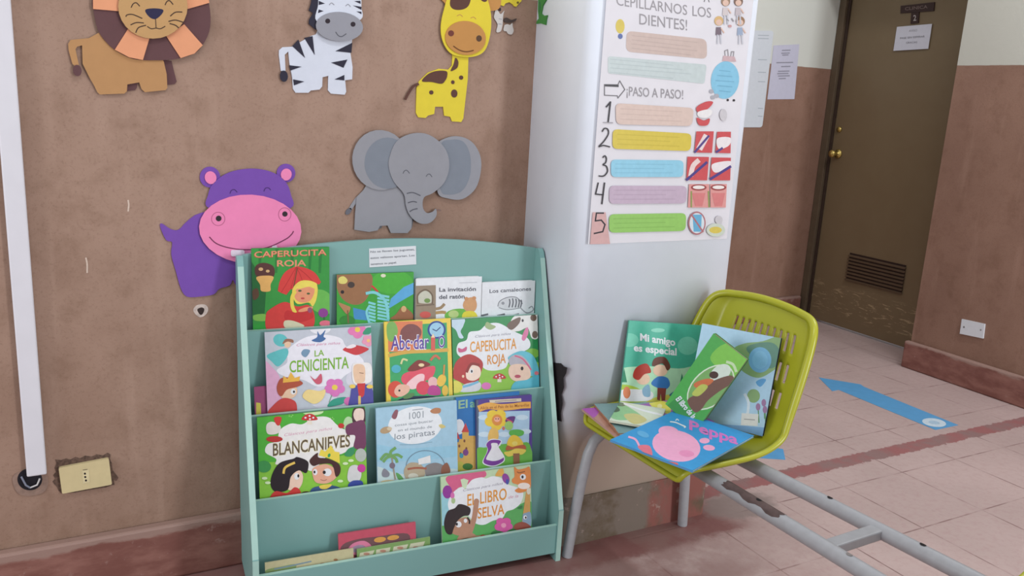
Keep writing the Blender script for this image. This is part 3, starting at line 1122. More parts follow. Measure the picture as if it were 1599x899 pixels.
# sheet with a bottom edge that lifts a little off the pillar
N = 24
vs, fs = [], []
for j in range(N + 1):
    t = j / N
    z = bl[1] + (ptop - bl[1]) * t
    lift = 0.0024
    for k in range(2):
        x = bl[0] if k == 0 else br[0]
        for d in (0, 0.0008):
            vs.append(np.array(PFO) + np.array([x, -(lift) - d, z]))
for j in range(N):
    p, q = j * 4, (j + 1) * 4
    fs += [[p + 1, p + 3, q + 3, q + 1], [p + 2, p, q, q + 2], [p, p + 1, q + 1, q], [p + 3, p + 2, q + 2, q + 3]]
fs += [[0, 2, 3, 1], [4 * N + 1, 4 * N + 3, 4 * N + 2, 4 * N]]
b.add(vs, fs, ppap)
a.off = 0.0034
a.crop = (900, 0, 4.281)
tx = ink(150, 146, 150)
txd = ink(108, 104, 108)
a.text('A', (845, 14), (885, 16), 62, txd)
a.text('CEPILLARNOS', (262, 34), (735, 102), 66, tx, 0.004)
a.text('LOS', (770, 106), (895, 120), 66, tx, 0.004)
a.text('DIENTES!', (415, 162), (735, 204), 70, tx, 0.006)
a.ell(287, 176, 30, 48, ink(206, 186, 90))
a.ell(288, 243, 16, 18, ink(92, 108, 160))
a.poly(rrect([(330, 206), (865, 262), (868, 395), (325, 345)], 0.3), ink(196, 176, 168))
for k in range(4):
    a.line([(365, 238 + k * 28), (800 - 40 * (k % 2), 284 + k * 28)], 6, ink(186, 166, 159), False)
a.poly(rrect([(205, 375), (865, 432), (850, 560), (205, 490)], 0.15), ink(190, 200, 200))
for k in range(4):
    a.line([(220, 395 + k * 29), (640 + 60 * (k % 3), 436 + k * 29)], 6, ink(178, 189, 190), False)
a.line([(182, 565), (182, 636), (268, 640), (272, 655), (318, 598), (284, 540), (272, 566), (182, 565)], 6, txd, False)
a.line([(190, 570), (272, 574)], 14, ink(70, 68, 72), False)
a.text('¡PASO A PASO!', (330, 638), (708, 662), 60, tx, 0.004)
a.ell(987, 535, 94, 126, ink(132, 188, 214), 6)
for k in range(5):
    a.line([(925 + 12 * abs(k - 2), 470 + k * 34), (1045 - 12 * abs(k - 2), 478 + k * 34)], 6, ink(112, 166, 194), False)
a.line([(990, 395), (985, 340), (1005, 332), (1010, 390)], 6, tx, False)
a.line([(1022, 395), (1030, 345), (1046, 345), (1040, 398)], 6, tx, False)
a.poly([(975, 372), (1050, 378), (1062, 412), (968, 408)], ink(196, 168, 172))
for p in ((1005, 668), (1046, 670)):
    a.ell(p[0], p[1], 8, 8, ink(52, 48, 52))
for p in ((895, 610), (930, 640), (905, 650)):
    a.ell(p[0], p[1], 16, 14, ink(168, 168, 176))
skin = ink(214, 182, 166)
for hx, hy, hc, bc in ((945, 140, (206, 172, 120), (120, 106, 116)), (1088, 142, (150, 118, 92), (150, 164, 186)), (990, 10, (150, 124, 104), (200, 190, 190)), (1075, 10, (122, 96, 84), (186, 176, 180))):
    a.ell(hx, hy, 30, 32, ink(*hc))
    a.ell(hx, hy + 10, 20, 20, skin)
    a.poly([(hx - 18, hy + 42), (hx + 14, hy + 42), (hx + 18, hy + 95), (hx - 22, hy + 95)], ink(*bc))
    a.line([(hx - 8, hy + 95), (hx - 10, hy + 150)], 10, ink(190, 190, 198), False)
    a.line([(hx + 10, hy + 95), (hx + 14, hy + 150)], 10, ink(190, 190, 198), False)
    a.line([(hx + 16, hy + 50), (hx + 34, hy + 78)], 8, skin, False)
a.line([(1000, 130), (1008, 140)], 8, tx, False)
a.line([(1030, 125), (1042, 142)], 8, tx, False)
a.ell(1018, 175, 12, 9, ink(196, 150, 150))
a.crop = (900, 140, 3.457)
bk = ink(48, 44, 50)
a.line([(156, 92), (178, 66), (166, 172)], 8, bk, False)
a.line([(140, 176), (190, 178)], 5, ink(150, 146, 150), False)
a.line([(133, 226), (146, 208), (164, 214), (166, 240), (142, 278), (116, 306), (140, 300), (176, 308)], 7, bk)
a.line([(136, 366), (148, 356), (156, 370), (152, 392), (138, 404), (156, 412), (162, 440), (142, 464), (114, 464)], 7, bk)
a.line([(112, 502), (98, 562), (140, 566)], 7, bk, False)
a.line([(146, 502), (132, 614)], 8, bk, False)
a.poly([(82, 660), (152, 660), (176, 830), (68, 832)], ink(204, 164, 162))
a.line([(140, 664), (102, 664), (96, 706), (128, 702), (148, 726), (136, 764), (90, 774)], 8, bk, False)
for qd, colr, dk0 in (([(205, 72), (628, 98), (618, 196), (208, 186)], (208, 186, 176), (192, 168, 160)),
                      ([(190, 212), (615, 236), (610, 330), (188, 318)], (206, 186, 78), (188, 168, 64)),
                      ([(180, 376), (572, 380), (570, 470), (180, 470)], (142, 196, 218), (122, 176, 200)),
                      ([(172, 516), (590, 518), (586, 612), (170, 614)], (188, 168, 186), (170, 150, 168)),
                      ([(170, 670), (586, 664), (582, 760), (170, 770)], (144, 192, 100), (124, 170, 84))):
    a.poly(rrect(qd, 0.3), ink(*colr))
    dk_ = [int(0.45 * p + 0.55 * q) for p, q in zip(colr, dk0)]
    q0, q1, q2, q3 = [np.array(p, float) for p in qd]
    for k in range(3):
        t = 0.25 + 0.25 * k
        s, e = q0 + (q3 - q0) * t, q1 + (q2 - q1) * t
        a.line([tuple(s + (e - s) * 0.06), tuple(s + (e - s) * (0.85 - 0.12 * (k % 2)))], 5, ink(*dk_), False)
rd, pk = ink(196, 82, 86), ink(214, 150, 146)
a.blob([(640, 95), (690, 65), (730, 66), (705, 100), (655, 125)], rd)
a.blob([(642, 150), (680, 165), (712, 155), (700, 190), (655, 190)], rd)
a.blob([(648, 120), (710, 105), (725, 125), (700, 150), (655, 148)], ink(226, 222, 222))
a.ell(785, 135, 20, 32, ink(196, 192, 196))
for qd in ([(640, 224), (734, 224), (724, 340), (628, 338)], [(752, 226), (826, 226), (824, 342), (742, 340)],
           [(592, 360), (708, 362), (698, 488), (586, 486)], [(722, 364), (826, 366), (822, 488), (712, 488)],
           [(600, 508), (708, 508), (712, 634), (594, 634)], [(714, 508), (804, 508), (798, 634), (716, 634)]):
    a.poly(qd, rd if qd[0][1] < 500 else pk)
a.line([(660, 310), (690, 255)], 34, ink(224, 206, 206), False)
a.line([(632, 335), (705, 250)], 12, ink(86, 70, 130), False)
a.blob([(752, 262), (822, 258), (815, 300), (760, 318)], ink(226, 218, 220))
a.line([(748, 335), (778, 315)], 12, ink(86, 70, 130), False)
a.line([(608, 466), (622, 410), (654, 378)], 26, ink(226, 204, 200))
a.line([(588, 484), (694, 392)], 14, ink(78, 66, 130), False)
a.blob([(726, 400), (822, 384), (812, 420), (740, 446)], ink(226, 218, 220))
a.line([(716, 480), (822, 414)], 14, ink(78, 66, 130), False)
for cx_ in (652, 758):
    a.ell(cx_, 526, 42, 17, ink(150, 70, 72))
    a.ell(cx_, 525, 32, 10, ink(230, 222, 218))
    a.poly([(cx_ - 36, 556), (cx_ + 36, 556), (cx_ + 20, 626), (cx_ - 20, 626)], ink(206, 124, 124))
a.line([(612, 548), (612, 630)], 8, ink(140, 150, 90), False)
a.line([(704, 548), (708, 630)], 8, ink(140, 150, 90), False)
a.ell(642, 718, 47, 63, ink(170, 110, 116))
a.ell(642, 718, 40, 55, ink(206, 214, 220))
a.poly([(618, 672), (668, 672), (664, 764), (624, 764)], ink(104, 168, 202))
a.line([(612, 672), (674, 764)], 9, ink(170, 110, 116), False)
a.ell(744, 755, 50, 36, ink(196, 204, 190))
a.ell(742, 755, 34, 18, ink(208, 188, 90))
a.ell(760, 700, 20, 22, ink(196, 192, 196))
pst = b.build('dental_poster')
tag(pst, 'tall tooth brushing poster with five coloured steps on the white pillar', 'poster')

# ================================================================== MINT BOOK RACK
RA = math.radians(-4.5)
EU = np.array([math.cos(RA), math.sin(RA), 0])
EV = np.array([-math.sin(RA), math.cos(RA), 0])
UZ = np.array([0, 0, 1.0])
RW = 0.79
RO = np.array([1.114, 1.675, 0]) - EU * RW
BV = 0.262       # back face


def rk(u, v, z):
    return RO + EU * u + EV * v + UZ * z


TS = 0.014
rack = thing('book_rack', 'mint green tiered book rack filled with picture books', 'book rack', tuple(RO))
prof = [(0.012, 0.0), (0.045, 0.0), (0.05, 0.012), (BV, 0.012), (BV, 0.80)] + \
       [(0.252, 0.806), (0.236, 0.808), (0.226, 0.80), (0.219, 0.785)] + [(0.016, 0.155), (0.012, 0.147)]
for u0 in (0, RW - TS):
    b = MB()
    b.prism(prof, lambda v, z, u: rk(u, v, z), u0, u0 + TS, M_MINT)
    # light banded front edge
    for (v0, z0), (v1, z1) in (((0.012, 0.0), (0.012, 0.147)), ((0.014, 0.149), (0.219, 0.785))):
        dv, dz = v1 - v0, z1 - z0
        L_ = math.hypot(dv, dz)
        nv, nz = -dz / L_ * 0.001, dv / L_ * 0.001
        b.add([rk(u0, v0 + nv, z0 + nz), rk(u0 + TS, v0 + nv, z0 + nz), rk(u0 + TS, v1 + nv, z1 + nz), rk(u0, v1 + nv, z1 + nz)], [[0, 1, 2, 3]], M_MINT_EDGE)
    b.build('side_panel', rack)
b = MB()
NB = 24
arch = [(TS + (RW - 2 * TS) * k / NB, 0.806 + 0.032 * (1 - ((k / NB - 0.5) * 2) ** 2)) for k in range(NB + 1)]
b.prism([(TS, 0.03)] + arch + [(RW - TS, 0.03)], lambda u, z, v: rk(u, v, z), BV - 0.012, BV, M_MINT)
b.build('back_panel', rack)
LIPS = [(0.016, 0.022, 0.103), (0.077, 0.045, 0.26), (0.146, 0.20, 0.442), (0.217, 0.39, 0.629)]
FLOORS = [0.045, 0.195, 0.385, 0.57]
for (v, z0, z1) in LIPS:
    b = MB()
    b.obox(rk(TS, v, z0), EU * (RW - 2 * TS), EV * 0.010, UZ * (z1 - z0), M_MINT, 0.0008)
    q = [rk(TS, v, z1 + 0.0004), rk(RW - TS, v, z1 + 0.0004), rk(RW - TS, v + 0.010, z1 + 0.0004), rk(TS, v + 0.010, z1 + 0.0004)]
    b.add(q, [[0, 1, 2, 3]], M_MINT_EDGE)
    b.build('front_rail', rack)
for i, z in enumerate(FLOORS):
    v0 = LIPS[i][0] + 0.010
    v1 = LIPS[i + 1][0] if i < 3 else BV - 0.012
    b = MB()
    b.obox(rk(TS, v0, z - 0.01), EU * (RW - 2 * TS), EV * (v1 - v0), UZ * 0.01, M_MINT)
    b.build('shelf', rack)

# label on the rack's back panel
b = MB()
a = Art(b, rk(0, BV - 0.0125, 0), EU, UZ, (370, 360, 4.994))
a.poly([(1030, 140), (1395, 118), (1398, 262), (1032, 286)], pm((204, 208, 212), 0.6, 0.02), thick=0.0008, z0=0.0)
a.off = 0.0012
a.text('No se lleven los juguetes,', (1040, 172), (1385, 152), 15, ink(112, 116, 124), 0.01)
a.text('estos valiosos aportan. Los', (1040, 220), (1385, 198), 15, ink(112, 116, 124), 0.01)
a.text('tenemos su papel.', (1042, 268), (1245, 254), 15, ink(112, 116, 124), 0.01)
tag(b.build('paper_label'), 'small white printed label stuck to the top of the mint rack', 'label')


def book(label, O, ex, ey, w, h, t, cover, art=None, crop=None, name='picture_book', group=None, board=0.0015, spine=None, pages=M_PAGES, rnd=0.0, spine_side=-1):
    """O = lower left corner of the front cover; ex, ey unit edges; front faces ex x ey"""
    O, ex, ey = [np.array(q, float) for q in (O, ex, ey)]
    n = np.cross(ex, ey)
    root = thing(name, label, 'book', tuple(O - n * t), group)
    b = MB()
    sp = spine or cover

    def plate(z0, z1, mt):
        if rnd:
            ol = rrect([(0, 0), (w, 0), (w, h), (0, h)], rnd)
        else:
            ol = [(0, 0), (w, 0), (w, h), (0, h)]
        b.prism(ol, lambda p, q, d: O + ex * p + ey * q + n * d, z0, z1, mt)
    plate(-board, 0, cover)
    plate(-t, -t + board, cover)
    if not rnd:
        xs = 0 if spine_side < 0 else w - board
        b.obox(O + ex * xs - n * (t - board), ex * board, ey * h, n * (t - 2 * board), sp)
    if art:
        a = Art(b, O, ex, ey, crop, (w, h))
        art(a)
    b.build('cover', root)
    b = MB()
    i = 0.0015
    pi0 = board if spine_side < 0 and not rnd else i
    pi1 = board if spine_side > 0 and not rnd else i
    if rnd:
        b.prism(rrect([(i, i), (w - i, i), (w - i, h - i), (i, h - i)], rnd), lambda p, q, d: O + ex * p + ey * q + n * d, -t + board, -board, pages)
    else:
        b.obox(O + ex * pi0 + ey * i - n * (t - board), ex * (w - pi0 - pi1), ey * (h - 2 * i), n * (t - 2 * board), pages)
    b.build('pages', root)
    return root


PLN = {1: ((.024, .046), (.066, .259)), 2: ((.0875, .196), (.128, .442)), 3: ((.157, .386), (.206, .629)), 4: ((.229, .571), (.2415, .84))}


def rack_book(label, pk_, u0, u1, ztop, t, cover, art, crop, dv=0.0, rot=0.0, zb=None, **k):
    A_, B_ = PLN[pk_]
    l = (B_[0] - A_[0]) / (B_[1] - A_[1])
    ey = (EV * l + UZ) / math.hypot(1, l)
    z0 = zb if zb is not None else A_[1]
    h = (ztop - z0) * math.hypot(1, l)
    O = rk(u0, A_[0] + dv + l * (z0 - A_[1]), z0)
    return book(label, O, EU, ey, u1 - u0, h, t, cover, art, crop, group='picture books on the mint rack', **k)


c5, c6, c7, c8 = (370, 360, 4.994), (600, 360, 4.993), (380, 480, 4.996), (580, 480, 5.33)
d1, d2 = (380, 620, 4.996), (570, 600, 4.997)
cs, csu = (670, 720, 5.617), (700, 600, 6.419)
SK = ink(226, 190, 160)
WH = ink(224, 226, 230)
BK = ink(46, 40, 44)


def art_red(a):
    a.fill(ink(58, 146, 66))
    a.poly([(100, 220), (230, 420), (215, 650), (100, 660)], ink(38, 104, 54))
    for x in (170, 300, 420, 560, 640):
        a.poly([(x, 140), (x + 26, 140), (x + 14, 330), (x - 4, 330)], ink(44, 122, 58))
    a.blob([(540, 480), (660, 460), (740, 520), (740, 640), (600, 620)], ink(104, 178, 82))
    a.blob([(130, 660), (220, 650), (240, 700), (140, 700)], ink(126, 182, 80))
    a.poly([(100, 740), (260, 700), (260, 840), (100, 840)], ink(50, 150, 58))
    a.text('CAPERUCITA', (132, 212), (700, 192), 46, ink(176, 84, 66), 0.02)
    a.text('CAPERUCITA', (136, 208), (697, 188), 44, ink(226, 142, 112), 0.01)
    a.text('ROJA', (312, 278), (540, 274), 46, ink(222, 140, 112), 0.02)
    a.blob([(140, 330), (150, 270), (215, 250), (285, 280), (290, 350), (240, 372), (170, 365)], ink(88, 54, 50))
    a.blob([(150, 365), (215, 350), (285, 360), (262, 420), (258, 470), (190, 470), (180, 420)], ink(222, 172, 100))
    a.ell(186, 300, 18, 13, ink(206, 170, 120))
    a.ell(240, 315, 15, 11, ink(206, 170, 120))
    a.blob([(120, 470), (160, 450), (170, 510), (130, 540)], ink(92, 66, 50))
    rdc = ink(206, 66, 62)
    # red umbrella held behind the head
    a.poly(smooth_pts([(318, 470), (335, 390), (380, 318), (460, 280), (540, 292), (610, 330), (655, 400)], False, 5)
           + [(640, 420), (600, 405), (570, 440), (520, 430), (470, 465), (420, 455), (385, 500), (345, 485)], rdc)
    for q_ in ((345, 482), (420, 452), (520, 428), (600, 405)):
        a.line([(462, 282), ((462 + q_[0]) / 2 + 4, (282 + q_[1]) / 2 - 6), q_], 5, ink(176, 48, 50))
    a.line([(470, 290), (405, 640)], 9, ink(120, 70, 50), False)
    a.blob([(225, 660), (260, 610), (370, 555), (470, 590), (560, 580), (604, 660), (580, 760), (400, 790), (240, 780)], rdc)
    a.blob([(432, 500), (440, 440), (500, 390), (590, 395), (628, 440), (620, 530), (590, 590), (560, 560), (470, 570)], ink(226, 206, 92))
    a.blob([(450, 480), (500, 425), (585, 420), (605, 470), (570, 545), (500, 560), (455, 530)], ink(222, 148, 112))
    a.blob([(462, 440), (540, 392), (620, 410), (612, 452), (560, 436), (490, 452)], ink(228, 210, 96))
    a.line([(455, 470), (430, 520), (432, 590), (455, 640)], 28, ink(224, 204, 86))
    a.ell(490, 468, 14, 8, ink(80, 96, 60))
    a.ell(556, 490, 13, 8, ink(80, 96, 60))
    a.ell(512, 527, 15, 7, ink(190, 70, 70))
    a.blob([(390, 620), (470, 640), (560, 610), (590, 680), (440, 720), (370, 680)], ink(190, 52, 54))
    a.ell(535, 612, 60, 15, ink(222, 150, 110), -15)
    a.blob([(368, 705), (430, 700), (520, 735), (500, 755), (380, 758)], ink(206, 200, 170))
    a.ell(568, 618, 18, 22, ink(150, 80, 110))
    a.ell(672, 640, 38, 36, ink(136, 66, 140))
    a.line([(678, 670), (684, 720)], 8, ink(46, 110, 60))
    a.ell(688, 722, 46, 24, ink(216, 110, 130))


rack_book('green picture book with a blond child in red, top left of the rack', 4, .034, .216, .823, .007, ink(60, 130, 70), art_red, c5, board=0.001)


def art_bear(a):
    a.fill(ink(66, 156, 62))
    a.ell(1210, 400, 160, 92, ink(76, 172, 62))
    a.poly([(1400, 395), (1400, 480), (1260, 560), (1180, 610), (1200, 530), (1300, 440)], ink(92, 166, 212))
    a.poly([(905, 600), (1040, 632), (1030, 700), (912, 690)], ink(72, 140, 190))
    a.blob([(770, 340), (900, 330), (1040, 335), (1052, 430), (1000, 545), (920, 578), (830, 540), (780, 450)], ink(150, 108, 76))
    a.blob([(792, 372), (830, 355), (862, 385), (845, 412), (800, 410)], ink(216, 206, 116))
    a.ell(890, 422, 28, 24, ink(70, 60, 56))
    a.ell(822, 478, 14, 14, BK)
    a.line([(1050, 430), (1075, 452), (1100, 478)], 16, ink(196, 66, 60))
    cy_ = ink(126, 202, 208)
    for k in range(8):
        a.line([(1030, 560 + k * 26), (1075, 572 + k * 26)], 17, cy_, False)
        a.line([(1100, 500 + k * 26), (1182, 516 + k * 26)], 17, cy_, False)
    a.line([(1004, 490), (1060, 480), (1110, 500), (1160, 560), (1180, 690)], 22, cy_)
    a.line([(1030, 590), (1010, 640), (1040, 740)], 18, cy_)
    a.blob([(1200, 690), (1240, 650), (1290, 590), (1330, 610), (1370, 650), (1370, 690)], ink(150, 100, 70))
    a.ell(1300, 610, 20, 24, ink(206, 170, 120))
    a.blob([(790, 560), (850, 580), (885, 600), (860, 650), (820, 610)], ink(176, 130, 92))
    a.ell(860, 700, 60, 40, ink(54, 128, 56))
    a.line([(862, 620), (868, 720)], 10, ink(130, 92, 66))
    a.ell(1140, 350, 20, 14, ink(216, 216, 190))


rack_book('green picture book with a round brown animal face, second in the top row', 4, .234, .43, .754, .008, ink(70, 130, 66), art_bear, c5)


def art_mouse(a):
    a.fill(WH)
    a.poly([(240, 430), (402, 424), (402, 690), (240, 690)], ink(150, 134, 116))
    a.blob([(268, 560), (270, 500), (320, 468), (366, 500), (370, 560)], ink(196, 196, 180))
    a.ell(335, 545, 24, 18, ink(116, 146, 84))
    a.line([(262, 570), (262, 500), (320, 460), (372, 500), (374, 570)], 12, ink(116, 100, 84))
    a.line([(250, 585), (390, 575)], 10, ink(120, 104, 90))
    a.ell(320, 655, 44, 26, ink(200, 92, 86))
    a.line([(400, 610), (440, 600), (470, 570)], 22, ink(156, 134, 104))
    a.line([(400, 640), (450, 635), (480, 640)], 24, ink(176, 144, 96))
    a.ell(590, 665, 120, 58, ink(110, 176, 76))
    a.ell(540, 650, 40, 30, ink(180, 200, 130))
    a.blob([(612, 580), (640, 530), (700, 522), (722, 580), (700, 628), (640, 628)], ink(206, 156, 112))
    a.ell(640, 530, 16, 14, ink(200, 146, 104))
    a.ell(700, 525, 16, 14, ink(200, 146, 104))
    a.blob([(612, 680), (625, 632), (700, 630), (722, 680)], ink(218, 204, 70))
    a.text('La invitación', (428, 475), (714, 468), 30, ink(92, 94, 104), 0.02)
    a.text('del ratón', (426, 532), (626, 526), 30, ink(92, 94, 104), 0.02)
    a.line([(585, 406), (722, 402)], 5, ink(190, 192, 198), False)


rack_book('white rounded board book with a brown tree door, third in the top row', 4, .436, .617, .7365, .012, WH, art_mouse, c6, rnd=0.06, dv=-0.001)


def art_cham(a):
    a.fill(WH)
    a.text('Los camaleones', (820, 486), (1145, 466), 28, ink(92, 94, 104), 0.02)
    a.blob([(885, 590), (900, 550), (960, 520), (1030, 522), (1075, 560), (1060, 600), (980, 618), (910, 612)], ink(206, 208, 212))
    a.line([(885, 590), (900, 550), (960, 520), (1030, 520), (1078, 570)], 6, ink(130, 132, 138))
    a.line([(895, 600), (960, 616), (1060, 602)], 6, ink(140, 142, 148))
    for x in (975, 1000, 1025, 1048, 1066):
        a.line([(x, 526 + abs(x - 1005) * 0.2), (x + 4, 560), (x - 4, 598)], 9, ink(96, 98, 106))
    a.line([(1060, 600), (1110, 640), (1160, 620), (1150, 590), (1125, 605)], 8, ink(150, 152, 158))
    a.ell(925, 565, 12, 12, ink(150, 152, 158))
    for x in (750, 880, 990):
        a.line([(x, 664), (x + 60, 650)], 14, ink(100, 102, 108))


rack_book('white board book with a grey striped lizard, right end of the top row', 4, .6185, .7735, .7195, .011, WH, art_cham, c6, rnd=0.06, dv=-0.0005)


def title(a, s, p0, p1, h, rgb, out=None):
    if out:
        a.text(s, p0, p1, h, ink(*out), 0.035)
    a.text(s, p0, p1, h, ink(*rgb), 0.012)


def flower(a, x, y, r, mt, c=(224, 200, 80)):
    for k in range(5):
        t = 2 * math.pi * k / 5 + 0.3
        a.ell(x + r * 0.55 * math.cos(t), y + r * 0.5 * math.sin(t), r * 0.48, r * 0.42, mt)
    a.ell(x, y, r * 0.28, r * 0.26, ink(*c))


def mushroom(a, x, y, s):
    a.poly([(x - s * 0.3, y), (x + s * 0.3, y), (x + s * 0.35, y + s * 0.8), (x - s * 0.35, y + s * 0.8)], ink(226, 216, 200))
    a.blob([(x - s, y + s * 0.2), (x - s * 0.7, y - s * 0.4), (x, y - s * 0.65), (x + s * 0.7, y - s * 0.4), (x + s, y + s * 0.2)], ink(188, 54, 54))
    for dx, dy in ((-0.55, -0.1), (0.0, -0.35), (0.5, -0.1), (0.05, 0.08)):
        a.ell(x + dx * s, y + dy * s, s * 0.14, s * 0.12, WH)


def art_ceni(a):
    a.fill(ink(188, 192, 202))
    a.blob([(150, 440), (230, 470), (290, 560), (300, 700), (280, 850), (150, 850)], ink(216, 166, 196))
    a.blob([(260, 490), (340, 430), (345, 335), (420, 268), (510, 225), (640, 212), (760, 240), (800, 300), (900, 370), (935, 440), (800, 525), (720, 590), (580, 615), (470, 565), (330, 540)], ink(226, 224, 232))
    a.ell(600, 170, 80, 36, ink(222, 222, 228))
    for x, y, r in ((890, 560, 90), (620, 700, 110)):
        a.ell(x, y, r, r * 0.8, ink(206, 204, 216))
    tl = ink(96, 184, 186)
    a.ell(290, 255, 58, 48, tl, 20)
    a.blob([(182, 375), (250, 340), (330, 318), (352, 350), (325, 410), (270, 460), (220, 420)], tl)
    a.ell(345, 285, 26, 28, SK)
    a.blob([(305, 285), (330, 245), (385, 250), (388, 275), (345, 265)], ink(150, 104, 84))
    a.text('Clásicos para niños', (415, 302), (757, 286), 20, ink(206, 130, 164), 0.0, 0.3)
    title(a, 'LA', (555, 382), (630, 374), 46, (128, 176, 60))
    title(a, 'CENICIENTA', (360, 506), (822, 472), 88, (120, 172, 56))
    a.blob([(532, 258), (575, 230), (578, 185), (600, 215), (640, 175), (625, 225), (642, 242), (600, 270)], ink(70, 106, 156))
    a.blob([(452, 350), (475, 325), (520, 335), (490, 385), (460, 375)], ink(116, 146, 172))
    a.blob([(776, 325), (860, 292), (975, 318), (940, 350), (880, 370), (820, 352)], ink(196, 60, 66))
    a.blob([(800, 312), (850, 285), (880, 300), (840, 318)], ink(230, 222, 226))
    flower(a, 890, 172, 75, ink(218, 120, 172))
    a.blob([(930, 205), (960, 160), (1005, 160), (985, 205)], ink(56, 146, 112))
    flower(a, 975, 258, 50, ink(224, 150, 176), (236, 190, 120))
    flower(a, 712, 622, 80, ink(210, 116, 180))
    a.blob([(655, 770), (700, 715), (800, 698), (780, 745), (720, 765)], ink(56, 150, 128))
    a.line([(690, 680), (668, 740)], 5, ink(90, 150, 110))
    a.ell(820, 730, 36, 32, ink(206, 106, 170))
    # boy with paper crown
    a.blob([(290, 690), (300, 640), (400, 615), (420, 660), (390, 700), (330, 716)], SK)
    a.blob([(262, 610), (300, 548), (400, 552), (464, 588), (420, 618), (340, 640), (300, 690), (270, 670)], ink(170, 80, 58))
    a.poly([(308, 586), (312, 532), (344, 556), (370, 502), (400, 548), (442, 535), (436, 572)], ink(228, 176, 74))
    a.ell(388, 655, 20, 22, WH)
    a.ell(394, 656, 8, 10, BK)
    a.blob([(200, 830), (225, 770), (310, 705), (400, 728), (418, 790), (400, 830)], ink(196, 66, 64))
    a.blob([(460, 690), (500, 640), (590, 650), (640, 640), (620, 710), (560, 750), (500, 730)], ink(232, 206, 140))
    a.blob([(520, 530), (560, 560), (605, 515), (612, 580), (570, 595)], ink(200, 90, 110))
    # guard in blue coat
    a.blob([(850, 450), (900, 432), (990, 440), (1000, 560), (960, 590), (860, 590)], ink(230, 226, 224))
    a.blob([(860, 455), (940, 452), (948, 560), (925, 586), (870, 580)], SK)
    a.line([(905, 508), (935, 512)], 5, ink(120, 80, 70), False)
    a.blob([(835, 680), (850, 622), (920, 600), (1000, 622), (1008, 790), (830, 790)], ink(78, 76, 150))
    a.poly([(886, 592), (950, 588), (942, 680), (926, 700), (900, 690)], ink(196, 58, 60))
    a.ell(850, 614, 24, 15, ink(230, 196, 90))
    a.ell(985, 616, 26, 15, ink(230, 196, 90))
    a.line([(905, 695), (905, 760)], 20, ink(220, 186, 110), False)


rack_book('lilac square picture book with white cloud and lime green title, middle row left', 3, .057, .313, .6275, .007, ink(200, 196, 206), art_ceni, c7)


def art_abc(a):
    w, h = a.clip
    a.fill(ink(224, 196, 76))
    m_ = 0.011
    a.local([(m_, 0), (w - m_, 0), (w - m_, h - m_), (m_, h - m_)], ink(62, 160, 98))
    a.poly([(135, 118), (425, 112), (425, 360), (140, 370)], ink(212, 124, 84))
    a.blob([(130, 140), (190, 120), (220, 200), (180, 280), (135, 260)], ink(120, 170, 90))
    a.blob([(245, 190), (300, 140), (370, 145), (415, 190), (400, 250), (330, 290), (250, 260)], ink(124, 74, 72))
    a.ell(542, 185, 76, 74, ink(42, 70, 140))
    a.ell(542, 185, 60, 60, ink(150, 194, 218))
    a.line([(510, 180), (540, 195), (572, 165)], 8, ink(40, 60, 110), False)
    a.line([(140, 400), (300, 370), (470, 362), (640, 352)], 30, ink(206, 164, 76))
    for bd, cl in ((0.05, (226, 226, 232)), (0.012, (96, 70, 150))):
        a.text('Abc·dar', (162, 352), (480, 340), 112, ink(*cl), bd)
        a.text('O', (556, 332), (612, 330), 96, ink(*cl), bd)
    a.line([(512, 345), (512, 250)], 34, ink(206, 92, 84), False)
    a.poly([(496, 250), (528, 250), (512, 215)], ink(230, 206, 170))
    # hat and children
    a.blob([(250, 610), (270, 550), (400, 510), (525, 488), (505, 580), (410, 620), (300, 645)], ink(216, 82, 100))
    a.blob([(300, 520), (340, 470), (400, 435), (490, 470), (440, 500), (350, 530)], ink(126, 54, 50))
    a.ell(415, 478, 24, 14, ink(226, 206, 160))
    a.blob([(290, 640), (380, 560), (440, 560), (420, 640), (340, 680)], ink(236, 196, 200))
    a.ell(200, 680, 62, 70, ink(206, 78, 60))
    a.blob([(190, 690), (230, 640), (310, 650), (310, 700), (250, 740), (205, 730)], ink(226, 178, 156))
    a.ell(232, 690, 9, 9, BK)
    a.ell(430, 668, 58, 58, ink(210, 70, 90))
    a.ell(510, 620, 40, 44, ink(226, 176, 176))
    a.blob([(470, 720), (490, 650), (560, 660), (570, 725)], ink(180, 64, 136))
    a.ell(582, 606, 36, 52, ink(226, 186, 76), 20)
    a.ell(612, 690, 26, 46, ink(220, 180, 70))
    a.blob([(190, 820), (260, 750), (380, 735), (540, 745), (600, 820)], ink(38, 52, 76))
    a.ell(310, 735, 50, 20, ink(90, 130, 80), -20)
    a.ell(205, 510, 40, 34, ink(76, 170, 186))
    a.line([(245, 470), (262, 430), (300, 440)], 16, ink(206, 206, 150))
    a.line([(490, 440), (530, 400), (570, 430)], 20, ink(196, 106, 80))
    a.line([(600, 560), (605, 480)], 14, ink(206, 140, 70), False)


rack_book('yellow framed alphabet picture book in the middle of the middle row', 3, .347, .5235, .6355, .008, ink(206, 180, 70), art_abc, c8)


